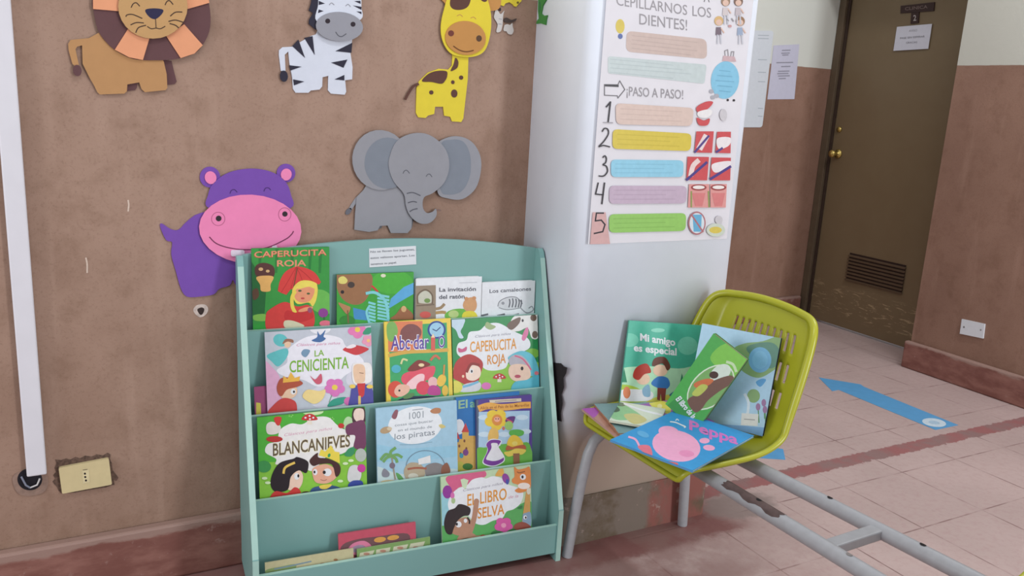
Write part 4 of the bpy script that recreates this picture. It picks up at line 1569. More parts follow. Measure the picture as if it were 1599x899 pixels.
def art_cap2(a):
    a.fill(ink(44, 136, 76))
    a.blob([(600, 560), (760, 480), (1100, 470), (1420, 470), (1420, 740), (600, 740)], ink(140, 190, 70))
    a.ell(1340, 380, 60, 40, ink(120, 176, 70))
    a.blob([(712, 380), (722, 300), (790, 270), (815, 205), (900, 190), (960, 140), (1060, 130), (1180, 195), (1300, 255), (1318, 330), (1240, 380), (1150, 440), (1110, 505), (1000, 525), (930, 500), (880, 420), (780, 430)], WH)
    a.blob([(640, 100), (770, 92), (765, 150), (742, 200), (766, 250), (730, 252), (704, 190), (660, 150)], ink(188, 208, 222))
    a.blob([(945, 160), (960, 120), (1000, 140), (1035, 160), (990, 185)], ink(150, 170, 120))
    a.blob([(1180, 80), (1260, 50), (1390, 50), (1390, 240), (1335, 255), (1300, 170), (1230, 195), (1165, 195), (1150, 150)], ink(222, 220, 216))
    a.blob([(1128, 160), (1150, 120), (1235, 80), (1230, 130), (1170, 185)], ink(110, 88, 76))
    a.ell(1348, 85, 26, 28, ink(110, 88, 76))
    a.ell(1360, 225, 24, 30, ink(120, 100, 90))
    a.ell(1258, 108, 9, 12, BK)
    a.blob([(1250, 255), (1275, 185), (1300, 165), (1305, 215), (1272, 275)], ink(214, 120, 160))
    a.text('Clásicos para niños', (862, 250), (1160, 226), 20, ink(150, 148, 162), 0.0, 0.3)
    title(a, 'CAPERUCITA', (820, 372), (1206, 342), 86, (216, 146, 52))
    title(a, 'ROJA', (964, 474), (1117, 460), 76, (214, 138, 48))
    # child with red hair and scarf
    a.blob([(680, 580), (690, 480), (740, 415), (820, 388), (900, 425), (928, 475), (905, 560), (880, 625), (800, 645), (720, 610)], ink(176, 58, 58))
    a.blob([(790, 520), (830, 470), (900, 500), (905, 570), (850, 608), (792, 590)], ink(236, 212, 196))
    a.line([(790, 540), (830, 470), (900, 480)], 22, ink(140, 48, 46))
    a.ell(832, 528, 14, 20, WH)
    a.ell(834, 530, 7, 12, BK)
    a.ell(762, 572, 10, 12, ink(232, 200, 170))
    a.blob([(740, 700), (770, 640), (900, 620), (890, 690)], ink(206, 206, 214))
    a.line([(760, 660), (830, 640), (890, 615)], 20, ink(116, 176, 206))
    a.ell(955, 652, 40, 30, ink(214, 116, 180))
    mushroom(a, 1064, 580, 50)
    a.ell(700, 660, 56, 52, ink(214, 206, 90))
    a.blob([(722, 335), (755, 345), (790, 325), (785, 360), (730, 372)], ink(196, 90, 130))
    # person in blue bonnet
    a.blob([(1145, 440), (1160, 395), (1250, 360), (1340, 395), (1385, 490), (1385, 560), (1300, 560)], ink(100, 186, 204))
    a.blob([(1140, 450), (1170, 400), (1250, 400), (1320, 480), (1300, 530), (1180, 500)], ink(176, 172, 182))
    a.blob([(1138, 540), (1160, 480), (1250, 470), (1310, 500), (1320, 580), (1240, 615), (1170, 600)], ink(228, 196, 176))
    a.line([(1190, 400), (1260, 430), (1330, 520)], 12, ink(206, 96, 130))
    a.ell(1252, 506, 12, 16, BK)
    a.ell(1215, 572, 26, 14, ink(180, 80, 100))
    a.blob([(1175, 700), (1190, 620), (1290, 600), (1390, 560), (1390, 700)], ink(90, 180, 200))
    a.ell(1372, 545, 18, 16, ink(220, 120, 130))


rack_book('green square picture book with orange title and a spotted animal, middle row right', 3, .526, .772, .631, .007, ink(44, 130, 74), art_cap2, c8)


def art_tiny(a):
    a.fill(ink(150, 70, 110))
    a.poly([(100, 740), (135, 745), (140, 850), (100, 850)], ink(206, 190, 80))


rack_book('narrow plum book edge peeking out behind the lilac cloud book', 3, .029, .19, .50, .003, ink(130, 70, 96), art_tiny, c7, dv=0.0075, board=0.0008)


def art_blanca(a):
    a.fill(ink(78, 168, 58))
    a.blob([(60, 560), (300, 500), (600, 480), (1000, 470), (1000, 900), (60, 900)], ink(132, 190, 66))
    for x, y in ((370, 140), (690, 170), (200, 120)):
        for k in range(5):
            a.ell(x + 14 * math.cos(k * 1.26), y + 12 * math.sin(k * 1.26), 6, 5, ink(130, 196, 100))
    a.ell(540, 110, 85, 30, ink(196, 222, 170))
    a.blob([(172, 430), (190, 365), (262, 340), (285, 255), (370, 205), (460, 210), (550, 158), (660, 155), (730, 215), (790, 250), (860, 230), (880, 310), (860, 380), (770, 440), (640, 470), (560, 565), (500, 565), (440, 500), (260, 525), (255, 480)], ink(226, 224, 222))
    a.ell(820, 210, 40, 60, ink(176, 208, 160))
    a.text('Clásicos para niños', (318, 304), (694, 252), 22, ink(206, 146, 172), 0.0, 0.3)
    title(a, 'BLANCANIEVES', (230, 456), (832, 382), 92, (96, 82, 66), (214, 206, 160))
    mushroom(a, 516, 165, 58)
    a.blob([(460, 210), (470, 180), (520, 100), (545, 120), (560, 200), (596, 210)], ink(120, 170, 90)) if False else None
    a.blob([(180, 215), (225, 190), (290, 225), (270, 280), (190, 285)], ink(214, 206, 200))
    a.blob([(238, 165), (265, 150), (298, 160), (280, 218), (255, 210)], ink(196, 58, 54))
    a.ell(242, 326, 64, 24, ink(176, 52, 50))
    a.ell(762, 222, 24, 20, ink(190, 56, 50))
    # figure in plum dress
    a.blob([(848, 130), (870, 80), (940, 78), (950, 190), (862, 210)], ink(72, 50, 56))
    a.blob([(858, 130), (880, 90), (935, 95), (938, 170), (905, 195), (870, 175)], ink(226, 204, 192))
    a.blob([(800, 225), (860, 195), (945, 190), (952, 390), (862, 392), (872, 300), (808, 290)], ink(112, 62, 92))
    a.ell(915, 450, 44, 52, ink(176, 184, 176))
    a.ell(160, 540, 56, 46, ink(62, 142, 76))
    a.blob([(788, 450), (820, 400), (865, 390), (860, 440), (830, 462)], ink(60, 142, 96))
    # girl with black hair
    a.blob([(338, 680), (350, 610), (420, 560), (462, 600), (458, 670), (420, 720), (350, 720)], ink(230, 198, 178))
    a.blob([(212, 680), (228, 590), (285, 510), (390, 478), (420, 465), (490, 490), (508, 525), (490, 590), (430, 570), (370, 620), (345, 720), (250, 735)], ink(40, 32, 38))
    a.line([(312, 595), (328, 545), (402, 508)], 18, ink(220, 186, 90))
    a.ell(416, 616, 20, 26, WH)
    a.ell(428, 612, 8, 13, BK)
    a.blob([(190, 850), (240, 735), (340, 745), (400, 700), (445, 730), (435, 800), (340, 840)], ink(200, 62, 58))
    # boy with yellow crown
    a.blob([(540, 610), (545, 550), (640, 520), (715, 560), (725, 620), (660, 668), (570, 665)], ink(222, 166, 142))
    a.blob([(515, 500), (535, 465), (580, 432), (585, 468), (660, 478), (745, 520), (755, 585), (720, 618), (690, 525), (600, 520), (545, 535)], ink(72, 44, 44))
    a.poly([(588, 452), (604, 405), (640, 422), (682, 372), (712, 422), (748, 428), (752, 515), (670, 475)], ink(226, 206, 80))
    a.ell(668, 452, 11, 16, ink(50, 150, 90), 20)
    a.ell(560, 582, 17, 24, WH)
    a.ell(655, 584, 32, 30, WH)
    a.ell(554, 582, 8, 11, BK)
    a.ell(630, 584, 12, 14, BK)
    a.line([(600, 640), (628, 648), (650, 640)], 4, ink(150, 90, 80))
    a.blob([(522, 790), (530, 715), (600, 690), (690, 686), (768, 712), (778, 760), (700, 800)], ink(62, 88, 132))
    a.blob([(592, 690), (640, 678), (690, 680), (650, 712), (605, 712)], ink(226, 200, 86))
    a.ell(490, 758, 44, 26, ink(84, 54, 46))
    # small figure at right
    a.blob([(810, 620), (830, 540), (890, 530), (920, 590), (900, 650), (830, 660)], ink(206, 206, 206))
    a.ell(920, 552, 32, 32, ink(196, 66, 150))
    a.blob([(815, 690), (850, 650), (920, 650), (930, 690), (870, 712)], ink(58, 74, 150))
    a.ell(905, 704, 60, 16, ink(196, 60, 70))
    for x, y in ((165, 630), (190, 665), (795, 515), (838, 492), (755, 652)):
        a.ell(x, y, 22, 11, ink(206, 226, 180))


rack_book('green square picture book with dark title and two cartoon children, third row left', 2, .028, .2825, .4455, .007, ink(74, 150, 60), art_blanca, d1)


def art_pirat(a):
    a.fill(ink(158, 194, 214))
    a.blob([(60, 470), (300, 500), (720, 480), (720, 560), (60, 600)], ink(146, 192, 214))
    a.blob([(60, 640), (300, 700), (720, 660), (720, 840), (60, 860)], ink(190, 208, 208))
    a.ell(390, 318, 212, 146, ink(224, 228, 232), -8)
    gt = ink(134, 142, 150)
    a.text('1001', (344, 272), (456, 258), 52, gt, 0.0)
    a.text('cosas que buscar', (232, 328), (532, 292), 20, gt, 0.006)
    a.text('en el mundo de', (256, 368), (522, 338), 20, gt, 0.006)
    a.text('los piratas', (230, 430), (544, 392), 44, gt, 0.004)
    a.line([(270, 470), (400, 466), (524, 448)], 6, ink(130, 166, 186))
    a.line([(370, 200), (450, 190)], 5, gt, False)
    a.ell(162, 356, 46, 26, ink(176, 150, 116), -15)
    a.ell(190, 345, 20, 14, ink(206, 190, 160))
    a.blob([(208, 250), (235, 200), (258, 205), (245, 260), (225, 270)], ink(140, 90, 100))
    a.blob([(508, 205), (550, 182), (590, 190), (582, 222), (530, 226)], ink(180, 126, 90))
    a.blob([(575, 318), (600, 310), (628, 330), (595, 342)], ink(206, 190, 120))
    gp = ink(112, 160, 96)
    for pts in ([(205, 560), (160, 545), (120, 590)], [(205, 560), (200, 525), (240, 492)], [(205, 560), (250, 548), (290, 570)], [(205, 560), (170, 570), (140, 605)], [(205, 560), (240, 580), (250, 610)]):
        a.line(pts, 22, gp)
    a.line([(208, 570), (220, 650), (235, 740)], 12, ink(150, 140, 120))
    a.blob([(130, 690), (150, 655), (190, 690), (180, 720), (140, 720)], ink(130, 130, 140))
    a.ell(212, 632, 22, 24, ink(120, 106, 120))
    a.ell(190, 765, 70, 22, ink(206, 190, 150))
    a.blob([(240, 690), (270, 700), (300, 740), (260, 740)], ink(96, 156, 90))
    a.line(ell(470, 640, 150, 125, 0, 40)[18:] + ell(470, 640, 150, 125, 0, 40)[:3], 5, ink(110, 130, 146))
    a.blob([(305, 660), (350, 610), (430, 620), (470, 680), (440, 735), (350, 755), (310, 720)], ink(176, 160, 136))
    a.blob([(470, 640), (550, 610), (620, 640), (625, 700), (540, 735), (480, 720)], ink(132, 126, 126))
    a.poly([(412, 582), (508, 552), (512, 610), (418, 625)], ink(222, 222, 222))
    a.line([(330, 660), (400, 650), (480, 655)], 16, ink(160, 96, 76))
    a.blob([(592, 690), (600, 640), (640, 610), (665, 680), (620, 705)], ink(140, 92, 74))
    a.ell(375, 715, 40, 24, ink(200, 196, 180))


rack_book('pale blue picture book with white oval title, middle of the third row', 2, .309, .5195, .439, .008, ink(150, 188, 208), art_pirat, d2)


def art_castle(a):
    a.fill(ink(44, 112, 176))
    a.ell(735, 330, 40, 60, ink(216, 220, 226))
    a.text('El', (728, 190), (800, 180), 62, ink(150, 186, 150), 0.02)
    a.text('a', (818, 178), (860, 176), 60, ink(120, 176, 150), 0.02)
    a.poly([(710, 680), (712, 450), (730, 450), (735, 425), (758, 425), (758, 370), (808, 370), (808, 400), (870, 400), (870, 680)], ink(206, 166, 90))
    a.poly([(752, 372), (784, 300), (812, 372)], ink(190, 70, 70))
    a.poly([(706, 425), (722, 370), (740, 425)], ink(190, 70, 70))
    for x, y in ((735, 480), (775, 440), (790, 500), (745, 540)):
        a.ell(x, y, 8, 12, ink(120, 80, 60))
    a.ell(785, 530, 22, 26, ink(120, 70, 130))
    a.ell(752, 555, 16, 20, ink(70, 150, 170))
    a.ell(740, 640, 34, 40, ink(190, 180, 80))
    a.ell(800, 640, 40, 26, ink(70, 120, 60))


rack_book('blue castle picture book half hidden in the third row', 2, .5215, .70, .4425, .004, ink(50, 116, 176), art_castle, d2, dv=0.0105, board=0.001)


def art_sun(a):
    a.fill(ink(84, 62, 140))
    w, h = a.clip
    a.local([(0, 0), (0.006, 0), (0.006, h), (0, h)], ink(82, 96, 120))
    a.poly([(305, 275), (815, 262), (800, 930), (300, 930)], ink(166, 196, 220))
    for x, y in ((360, 330), (740, 330), (560, 500), (360, 500), (770, 470)):
        a.ell(x, y, 60, 26, ink(196, 216, 230))
    a.blob([(280, 660), (380, 630), (520, 600), (700, 590), (820, 610), (820, 960), (280, 960)], ink(106, 176, 72))
    a.poly([(412, 156), (730, 138), (732, 170), (415, 186)], ink(206, 196, 176))
    a.line([(470, 170), (680, 156)], 8, ink(150, 140, 140), False)
    a.line([(300, 245), (400, 214), (520, 228), (640, 222), (740, 208), (826, 205)], 66, ink(222, 166, 82))
    a.text('Alicia en el País de las Maravillas', (318, 250), (810, 218), 28, ink(150, 88, 50), 0.012)
    flower(a, 482, 352, 118, ink(226, 196, 70))
    a.ell(482, 352, 92, 80, ink(226, 196, 70))
    a.ell(488, 356, 52, 56, ink(214, 140, 70))
    a.ell(488, 350, 30, 26, ink(232, 170, 150))
    a.ell(476, 344, 5, 7, BK)
    a.ell(500, 344, 5, 7, BK)
    # child with yellow hair and purple dress
    a.blob([(400, 500), (430, 440), (490, 450), (500, 540), (440, 580), (400, 560)], ink(220, 180, 100))
    a.blob([(340, 780), (380, 690), (390, 640), (375, 600), (430, 545), (530, 560), (520, 610), (505, 630), (560, 720), (555, 775), (470, 820), (400, 818)], WH)
    a.blob([(350, 770), (395, 660), (380, 600), (430, 555), (525, 565), (495, 630), (552, 725), (545, 770), (470, 808), (400, 806)], ink(122, 60, 150))
    a.blob([(378, 740), (430, 640), (430, 590), (490, 590), (500, 630), (555, 715), (520, 750), (460, 766), (410, 760)], ink(226, 224, 230))
    # turtle with hat on a mushroom
    a.blob([(590, 390), (570, 360), (600, 325), (660, 318), (668, 340), (640, 395)], ink(96, 56, 120))
    a.ell(612, 362, 40, 9, ink(190, 80, 110), 25)
    a.ell(606, 412, 42, 46, ink(150, 190, 110))
    a.ell(552, 440, 14, 18, ink(190, 110, 100))
    a.blob([(610, 500), (620, 460), (700, 450), (755, 470), (740, 510), (660, 520)], ink(92, 172, 78))
    a.blob([(590, 610), (605, 540), (650, 505), (710, 530), (750, 600), (680, 640)], ink(224, 190, 70))
    a.ell(665, 590, 28, 22, ink(226, 206, 110))
    a.blob([(580, 660), (590, 610), (640, 625), (700, 610), (760, 605), (776, 645), (690, 640)], ink(176, 92, 60))
    a.blob([(556, 680), (620, 665), (680, 640), (776, 655), (740, 700), (680, 700), (600, 722)], ink(222, 200, 90))
    a.poly([(648, 690), (712, 688), (714, 830), (652, 830)], ink(140, 96, 66))


rack_book('purple bordered picture book with a yellow sunflower, third row right', 2, .573, .731, .4345, .010, ink(80, 78, 124), art_sun, csu, pages=pm((214, 212, 210), 0.8, 0.06, 300))


def art_selva(a):
    a.fill(ink(182, 206, 168))
    a.blob([(60, 300), (150, 290), (200, 380), (170, 560), (60, 600)], ink(146, 196, 206))
    a.blob([(60, 600), (200, 560), (420, 520), (700, 420), (920, 380), (920, 900), (60, 900)], ink(88, 164, 90))
    a.blob([(150, 140), (300, 90), (470, 76), (498, 130), (400, 165), (350, 210), (260, 230), (215, 280), (180, 220)], ink(204, 96, 132))
    a.blob([(165, 380), (190, 300), (250, 240), (330, 210), (380, 160), (460, 140), (500, 150), (560, 130), (640, 150), (690, 200), (800, 240), (826, 290), (800, 370), (740, 420), (680, 440), (640, 500), (560, 520), (480, 556), (400, 540), (330, 470), (200, 450)], WH)
    a.poly([(275, 160), (305, 150), (345, 165), (320, 250), (290, 220)], ink(196, 214, 180))
    a.ell(160, 268, 42, 58, ink(140, 56, 146))
    a.ell(205, 300, 18, 30, ink(206, 110, 170))
    a.ell(212, 345, 18, 26, ink(166, 190, 140))
    a.text('Clásicos para niños', (298, 264), (648, 202), 22, ink(150, 146, 160), 0.0, 0.3)
    title(a, 'EL LIBRO', (335, 390), (680, 332), 98, (214, 146, 60))
    title(a, 'SELVA', (425, 502), (660, 460), 88, (214, 140, 54))
    a.text('de la', (694, 328), (782, 314), 26, ink(206, 150, 170), 0.0, 0.3)
    # boy with curly dark hair
    tn = ink(176, 132, 108)
    a.line([(350, 640), (378, 560), (400, 470), (415, 350)], 44, tn)
    a.ell(415, 352, 24, 26, tn)
    a.blob([(240, 760), (255, 660), (330, 620), (400, 640), (420, 690), (360, 740)], tn)
    a.line([(390, 668), (480, 664), (580, 652)], 34, tn)
    a.ell(472, 664, 28, 22, ink(176, 70, 56))
    a.blob([(190, 600), (235, 520), (330, 490), (372, 540), (350, 610), (280, 650), (210, 635)], tn)
    a.blob([(130, 540), (160, 440), (225, 410), (260, 375), (320, 385), (362, 415), (350, 470), (300, 480), (250, 520), (215, 590), (195, 640), (150, 625)], ink(48, 38, 40))
    a.line([(335, 490), (352, 520), (352, 548)], 14, ink(48, 38, 40))
    a.ell(258, 552, 26, 27, WH)
    a.ell(242, 550, 10, 14, BK)
    a.ell(318, 520, 15, 18, WH)
    a.blob([(240, 740), (270, 690), (340, 670), (385, 700), (350, 740)], ink(84, 70, 56))
    # birds, cat and flower
    a.blob([(580, 120), (620, 60), (645, 55), (655, 120), (610, 130)], ink(216, 164, 80))
    a.ell(672, 150, 30, 46, ink(140, 66, 150), -20)
    a.ell(685, 178, 14, 24, ink(70, 80, 160))
    a.blob([(745, 50), (780, 70), (840, 60), (880, 50), (892, 140), (885, 235), (800, 275), (750, 255), (800, 215), (735, 190), (725, 160), (748, 130)], ink(216, 134, 70))
    a.ell(830, 215, 54, 28, ink(232, 220, 212))
    a.ell(822, 136, 26, 26, WH)
    a.ell(818, 136, 10, 14, BK)
    a.line([(770, 90), (790, 100), (840, 88)], 10, ink(150, 90, 50))
    a.poly([(808, 560), (850, 260), (885, 230), (885, 500)], ink(196, 150, 84))
    a.ell(872, 260, 18, 30, ink(210, 206, 190))
    a.blob([(820, 470), (850, 450), (890, 450), (890, 570), (825, 570)], ink(132, 156, 178))
    a.ell(842, 490, 16, 18, WH)
    a.ell(846, 492, 8, 10, BK)
    a.blob([(735, 620), (750, 555), (820, 530), (890, 570), (890, 640), (740, 640)], ink(146, 74, 60))
    flower(a, 652, 560, 80, ink(206, 90, 156), (224, 150, 180))
    a.blob([(540, 630), (580, 605), (650, 620), (620, 650), (560, 650)], ink(56, 116, 66))
    a.blob([(650, 640), (720, 590), (760, 600), (720, 640)], ink(56, 116, 66))
    a.blob([(770, 410), (815, 385), (810, 415)], ink(56, 116, 66))


rack_book('square jungle picture book with a curly haired child, alone at right in the bottom tier', 1, .4625, .711, .263, .007, ink(160, 186, 150), art_selva, cs)

cr = (400, 800, 5.33)


def art_pinkcover(a):
    a.fill(ink(186, 80, 98))
    a.blob([(700, 330), (730, 260), (850, 220), (1000, 200), (1260, 175), (1240, 300), (1000, 420), (760, 430)], ink(110, 76, 80))
    a.blob([(760, 330), (800, 260), (900, 235), (960, 290), (860, 350)], ink(206, 120, 150))
    a.ell(1030, 225, 50, 22, ink(206, 150, 76), -8)
    a.ell(1140, 208, 50, 20, ink(206, 150, 76), -8)
    a.ell(850, 300, 60, 30, ink(150, 130, 150), -12)
    a.blob([(730, 440), (800, 340), (830, 420), (800, 460)], ink(176, 60, 70))


rack_book('low pink picture book tilted in the bottom tier behind the green one', 1, .203, .396, .157, .006, ink(180, 86, 100), art_pinkcover, cr, dv=0.008)


def art_greencards(a):
    a.fill(ink(122, 154, 92))
    for q in ([(865, 335), (985, 312), (970, 350), (855, 375)], [(1000, 308), (1118, 288), (1108, 330), (995, 350)], [(1145, 283), (1265, 262), (1250, 305), (1135, 322)], [(1285, 258), (1405, 238), (1370, 330), (1255, 340)], [(850, 385), (965, 365), (950, 405), (840, 415)]):
        a.poly(q, ink(196, 194, 166))
        cx_, cy_ = sum(p[0] for p in q) / 4, sum(p[1] for p in q) / 4
        a.ell(cx_, cy_, 26, 11, ink(176, 130, 110))
    a.line([(985, 385), (1240, 345)], 8, ink(150, 180, 120), False)


rack_book('low green picture book with cream squares, front of the bottom tier', 1, .245, .43, .1185, .004, ink(150, 176, 130), art_greencards, cr, dv=-0.0, board=0.001)


def art_beige(a):
    a.fill(ink(186, 178, 140))
    a.blob([(80, 480), (200, 450), (330, 430), (290, 500), (100, 540)], ink(130, 150, 96))
    a.line([(150, 470), (300, 440), (460, 405)], 12, ink(120, 140, 150))
    a.ell(555, 430, 26, 12, ink(150, 100, 70))
    a.ell(662, 392, 18, 10, ink(150, 110, 76))
    a.text('Historias de', (250, 528), (580, 472), 22, ink(96, 90, 66), 0.01)


rack_book('beige picture book lying low at the left end of the bottom tier', 1, .030, .236, .1235, .0035, ink(186, 180, 146), art_beige, cr, dv=-0.002, board=0.001, spine=ink(180, 190, 170))

# ================================================================== WAITING BENCH WITH YELLOW SEATS
TH = math.radians(2.0)
DA = np.array([math.cos(TH), math.sin(TH), 0])       # seat depth, front -> back
DW = np.array([-math.sin(TH), math.cos(TH), 0])      # along the row, away from the camera
SO = np.array([1.185, 1.525, 0.40])                  # front edge centre of the first seat


def sp_(a, w_, z):
    return SO + DA * a + DW * w_ + UZ * (z - 0.40)


bench = thing('waiting_bench', 'grey tubular waiting bench with lime yellow plastic seats and an empty middle place', 'bench', tuple(sp_(0.2, 0, 0)))


def ra(a_, w_):
    """depth of a rail at a place along the row (the two rails are not quite parallel)"""
    return (0.100 + 0.029 * (w_ + 0.19)) if a_ < 0.2 else (0.246 - 0.031 * (w_ + 0.165))


def rail(a_, z_, name, w0=0.19, w1=-1.45):
    b = MB()
    ws = [w0 + (w1 - w0) * k / 8 for k in range(9)]
    b.tube([sp_(ra(a_, w_), w_, z_) for w_ in ws], 0.0165, M_TUBE, 20)
    return b.build(name, bench)


RA1, RA2, RZ = 0.105, 0.262, 0.362
r1 = rail(RA1, RZ, 'rail')
r2 = rail(RA2, RZ, 'rail')
chip = pm((84, 68, 66), 0.8, 0.2, 60)
# flaked paint patch and bolt holes on the rails
def patch(a_, w0, w1, ang0, ang1, mt, parent, name, rr=0.0169):
    b = MB()
    vs, fs = [], []
    nu, nv = 10, 8
    for i in range(nu + 1):
        for j in range(nv + 1):
            wv = w0 + (w1 - w0) * i / nu
            e = 0.0 if 0 < i < nu else 0.12
            an = ang0 + (ang1 - ang0) * (j / nv) + random.uniform(-0.06, 0.06) + (0.2 * math.sin(i * 1.7) if j in (0, nv) else 0)
            wv += random.uniform(-0.004, 0.004) if i in (0, nu) else 0
            vs.append(sp_(ra(a_, wv) + rr * math.cos(an), wv, RZ + rr * math.sin(an)))
    for i in range(nu):
        for j in range(nv):
            k = i * (nv + 1) + j
            f = [k, k + 1, k + nv + 2, k + nv + 1]
            p0, p1, p2 = [np.array(vs[q]) for q in f[:3]]
            nn = np.cross(p1 - p0, p2 - p0)
            c_ = sp_(ra(a_, w0), w0, RZ)
            if np.dot(nn, p0 - c_) - np.dot(nn, DW) * np.dot(p0 - c_, DW) < 0:
                f = f[::-1]
            fs.append(f)
    b.add(vs, fs, mt)
    return b.build(name, parent)


patch(RA1, -0.235, -0.405, 0.9, 2.6, chip, r1, 'flaked_paint')
for par, a_, wv in ((r1, RA1, -0.335), (r1, RA1, -0.575), (r2, RA2, -0.394), (r2, RA2, -0.614)):
    b = MB()
    P = sp_(ra(a_, wv), wv, RZ + 0.0172)
    ring = [P + DA * 0.0052 * math.cos(t) + DW * 0.0068 * math.sin(t) + UZ * (-0.0014 * math.cos(t) ** 2 + 0.0006) for t in [2 * math.pi * k / 14 for k in range(14)]]
    b.add(ring, [list(range(14))], pm((26, 22, 24), 0.8) if a_ == RA2 or wv > -0.4 else pm((120, 112, 110), 0.6))
    b.build('bolt_hole', par)
b = MB()
b.obox(sp_(ra(RA1, -0.52), -0.535, RZ - 0.012), DA * (ra(RA2, -0.52) - ra(RA1, -0.52)), DW * 0.030, UZ * 0.022, M_TUBE, 0.003)
b.build('cross_brace', bench)


def leg_frame(wv):
    b = MB()
    xs0, xs1, zt = -0.035, 0.375, 0.345
    pts = [(xs0, 0.0), (xs0 + 0.012, 0.10), (xs0 + 0.030, 0.22), (xs0 + 0.045, 0.29), (xs0 + 0.06, 0.322), (xs0 + 0.085, 0.340), (xs0 + 0.12, zt)]
    p3 = [sp_(a_, wv, z) for a_, z in pts]
    q = [(xs1 - 0.10, zt), (xs1 - 0.06, 0.340), (xs1 - 0.034, 0.322), (xs1 - 0.02, 0.29), (xs1 - 0.012, 0.2), (xs1, 0.0)]
    p3 += [sp_(a_, wv, z) for a_, z in q]
    b.tube(p3, 0.0145, M_TUBE, 18)
    b.build('leg_frame', bench)


leg_frame(0.175)
leg_frame(-1.40)


def seat_shell(wc):
    """one injection moulded seat: profile swept across, slots cut through the back"""
    key = [(0.000, -0.026, 0.182, 0.000), (0.006, -0.010, 0.192, 0.001), (0.022, -0.001, 0.199, 0.003), (0.060, -0.004, 0.204, 0.008), (0.14, -0.010, 0.207, 0.014), (0.22, -0.013, 0.208, 0.020),
           (0.285, -0.008, 0.208, 0.032), (0.330, 0.010, 0.207, 0.044), (0.357, 0.045, 0.205, 0.050), (0.374, 0.10, 0.202, 0.048), (0.392, 0.17, 0.198, 0.042), (0.406, 0.225, 0.192, 0.036),
           (0.416, 0.265, 0.184, 0.030), (0.421, 0.286, 0.174, 0.024), (0.424, 0.299, 0.160, 0.017), (0.4255, 0.307, 0.140, 0.009), (0.426, 0.310, 0.118, 0.003)]
    prof = smooth_pts([k[:2] for k in key], False, 6)
    hw = [p[0] for p in smooth_pts([(k[2], 0) for k in key], False, 6)]
    cu = [p[0] for p in smooth_pts([(k[3], 0) for k in key], False, 6)]
    n = len(prof)
    NW = 119
    ts = [-1 + 2 * j / NW for j in range(NW + 1)]
    vs = []
    for i in range(n):
        a0, h0 = prof[i]
        p_, q_ = prof[max(0, i - 1)], prof[min(n - 1, i + 1)]
        tx_, tz_ = q_[0] - p_[0], q_[1] - p_[1]
        L_ = math.hypot(tx_, tz_)
        nx, nz = -tz_ / L_, tx_ / L_            # inner side normal (up / forward)
        for t in ts:
            e = max(0.0, (abs(t) - 0.74) / 0.26)
            c_ = cu[i] * (e * e * (3 - 2 * e))
            belly = -0.006 * (1 - t * t) * math.sin(math.pi * min(1, i / (n * 0.62)))
            crown = 0.010 * (1 - t * t) * max(0.0, (i / n - 0.55) / 0.45)
            vs.append(sp_(a0 + nx * (c_ + belly), wc + t * hw[i], 0.40 + h0 + nz * (c_ + belly) + crown))
    slot_rows = [(0.208, 0.256), (0.132, 0.182), (0.066, 0.108)]

    def slot(i, j):
        h = 0.5 * (prof[i][1] + prof[i + 1][1])
        if prof[i][0] < 0.35:
            return False
        for lo, hi in slot_rows:
            if lo <= h <= hi:
                jj = j - 24
                if 0 <= jj < 70 and jj % 7 in (0, 1, 2):
                    return True
        return False
    fs = []
    for i in range(n - 1):
        for j in range(NW):
            if slot(i, j):
                continue
            k = i * (NW + 1) + j
            fs.append([k, k + NW + 1, k + NW + 2, k + 1])
    b = MB()
    b.add(vs, fs, M_PLASTIC, True)
    o = b.build('seat_shell', bench)
    md = o.modifiers.new('wall', 'SOLIDIFY')
    md.thickness = 0.004
    md.offset = -1.0
    # one rolled rim that follows the whole edge of the shell
    W1 = NW + 1
    loop = [i * W1 for i in range(0, n)] + [(n - 1) * W1 + j for j in range(3, NW - 1, 4)] + [i * W1 + NW for i in range(n - 1, -1, -1)] + [j for j in range(NW - 3, 1, -4)]
    pts = [np.array(vs[k]) for k in loop]
    for _ in range(3):
        pts = [(pts[k - 1] + pts[k] * 2 + pts[(k + 1) % len(pts)]) / 4 for k in range(len(pts))]
    b = MB()
    mid = len(pts)
    rad = [0.0068 + 0.0034 * min(1.0, max(0.0, (p[2] - 0.40) / 0.12)) for p in pts]
    b.tube(pts + pts[:2], rad + rad[:2], M_PLASTIC, 12, caps=False)
    b.build('rolled_rim', o)
    for a_ in (RA1, RA2):
        b = MB()
        b.obox(sp_(ra(a_, wc) - 0.02, wc - 0.06, RZ + 0.012), DA * 0.04, DW * 0.12, UZ * 0.012, M_PLASTIC, 0.002)
        b.build('mounting_block', o)
    return o


seat_shell(0.0)
seat_shell(-1.014)

# ================================================================== BOOKS ON THE YELLOW SEAT
cd = (860, 440, 2.81)
ce = (890, 600, 4.997)


def ortho(ex, ey):
    ex = np.array(ex, float)
    ex /= np.linalg.norm(ex)
    ey = np.array(ey, float)
    ey -= ex * np.dot(ex, ey)
    ey /= np.linalg.norm(ey)
    return ex, ey


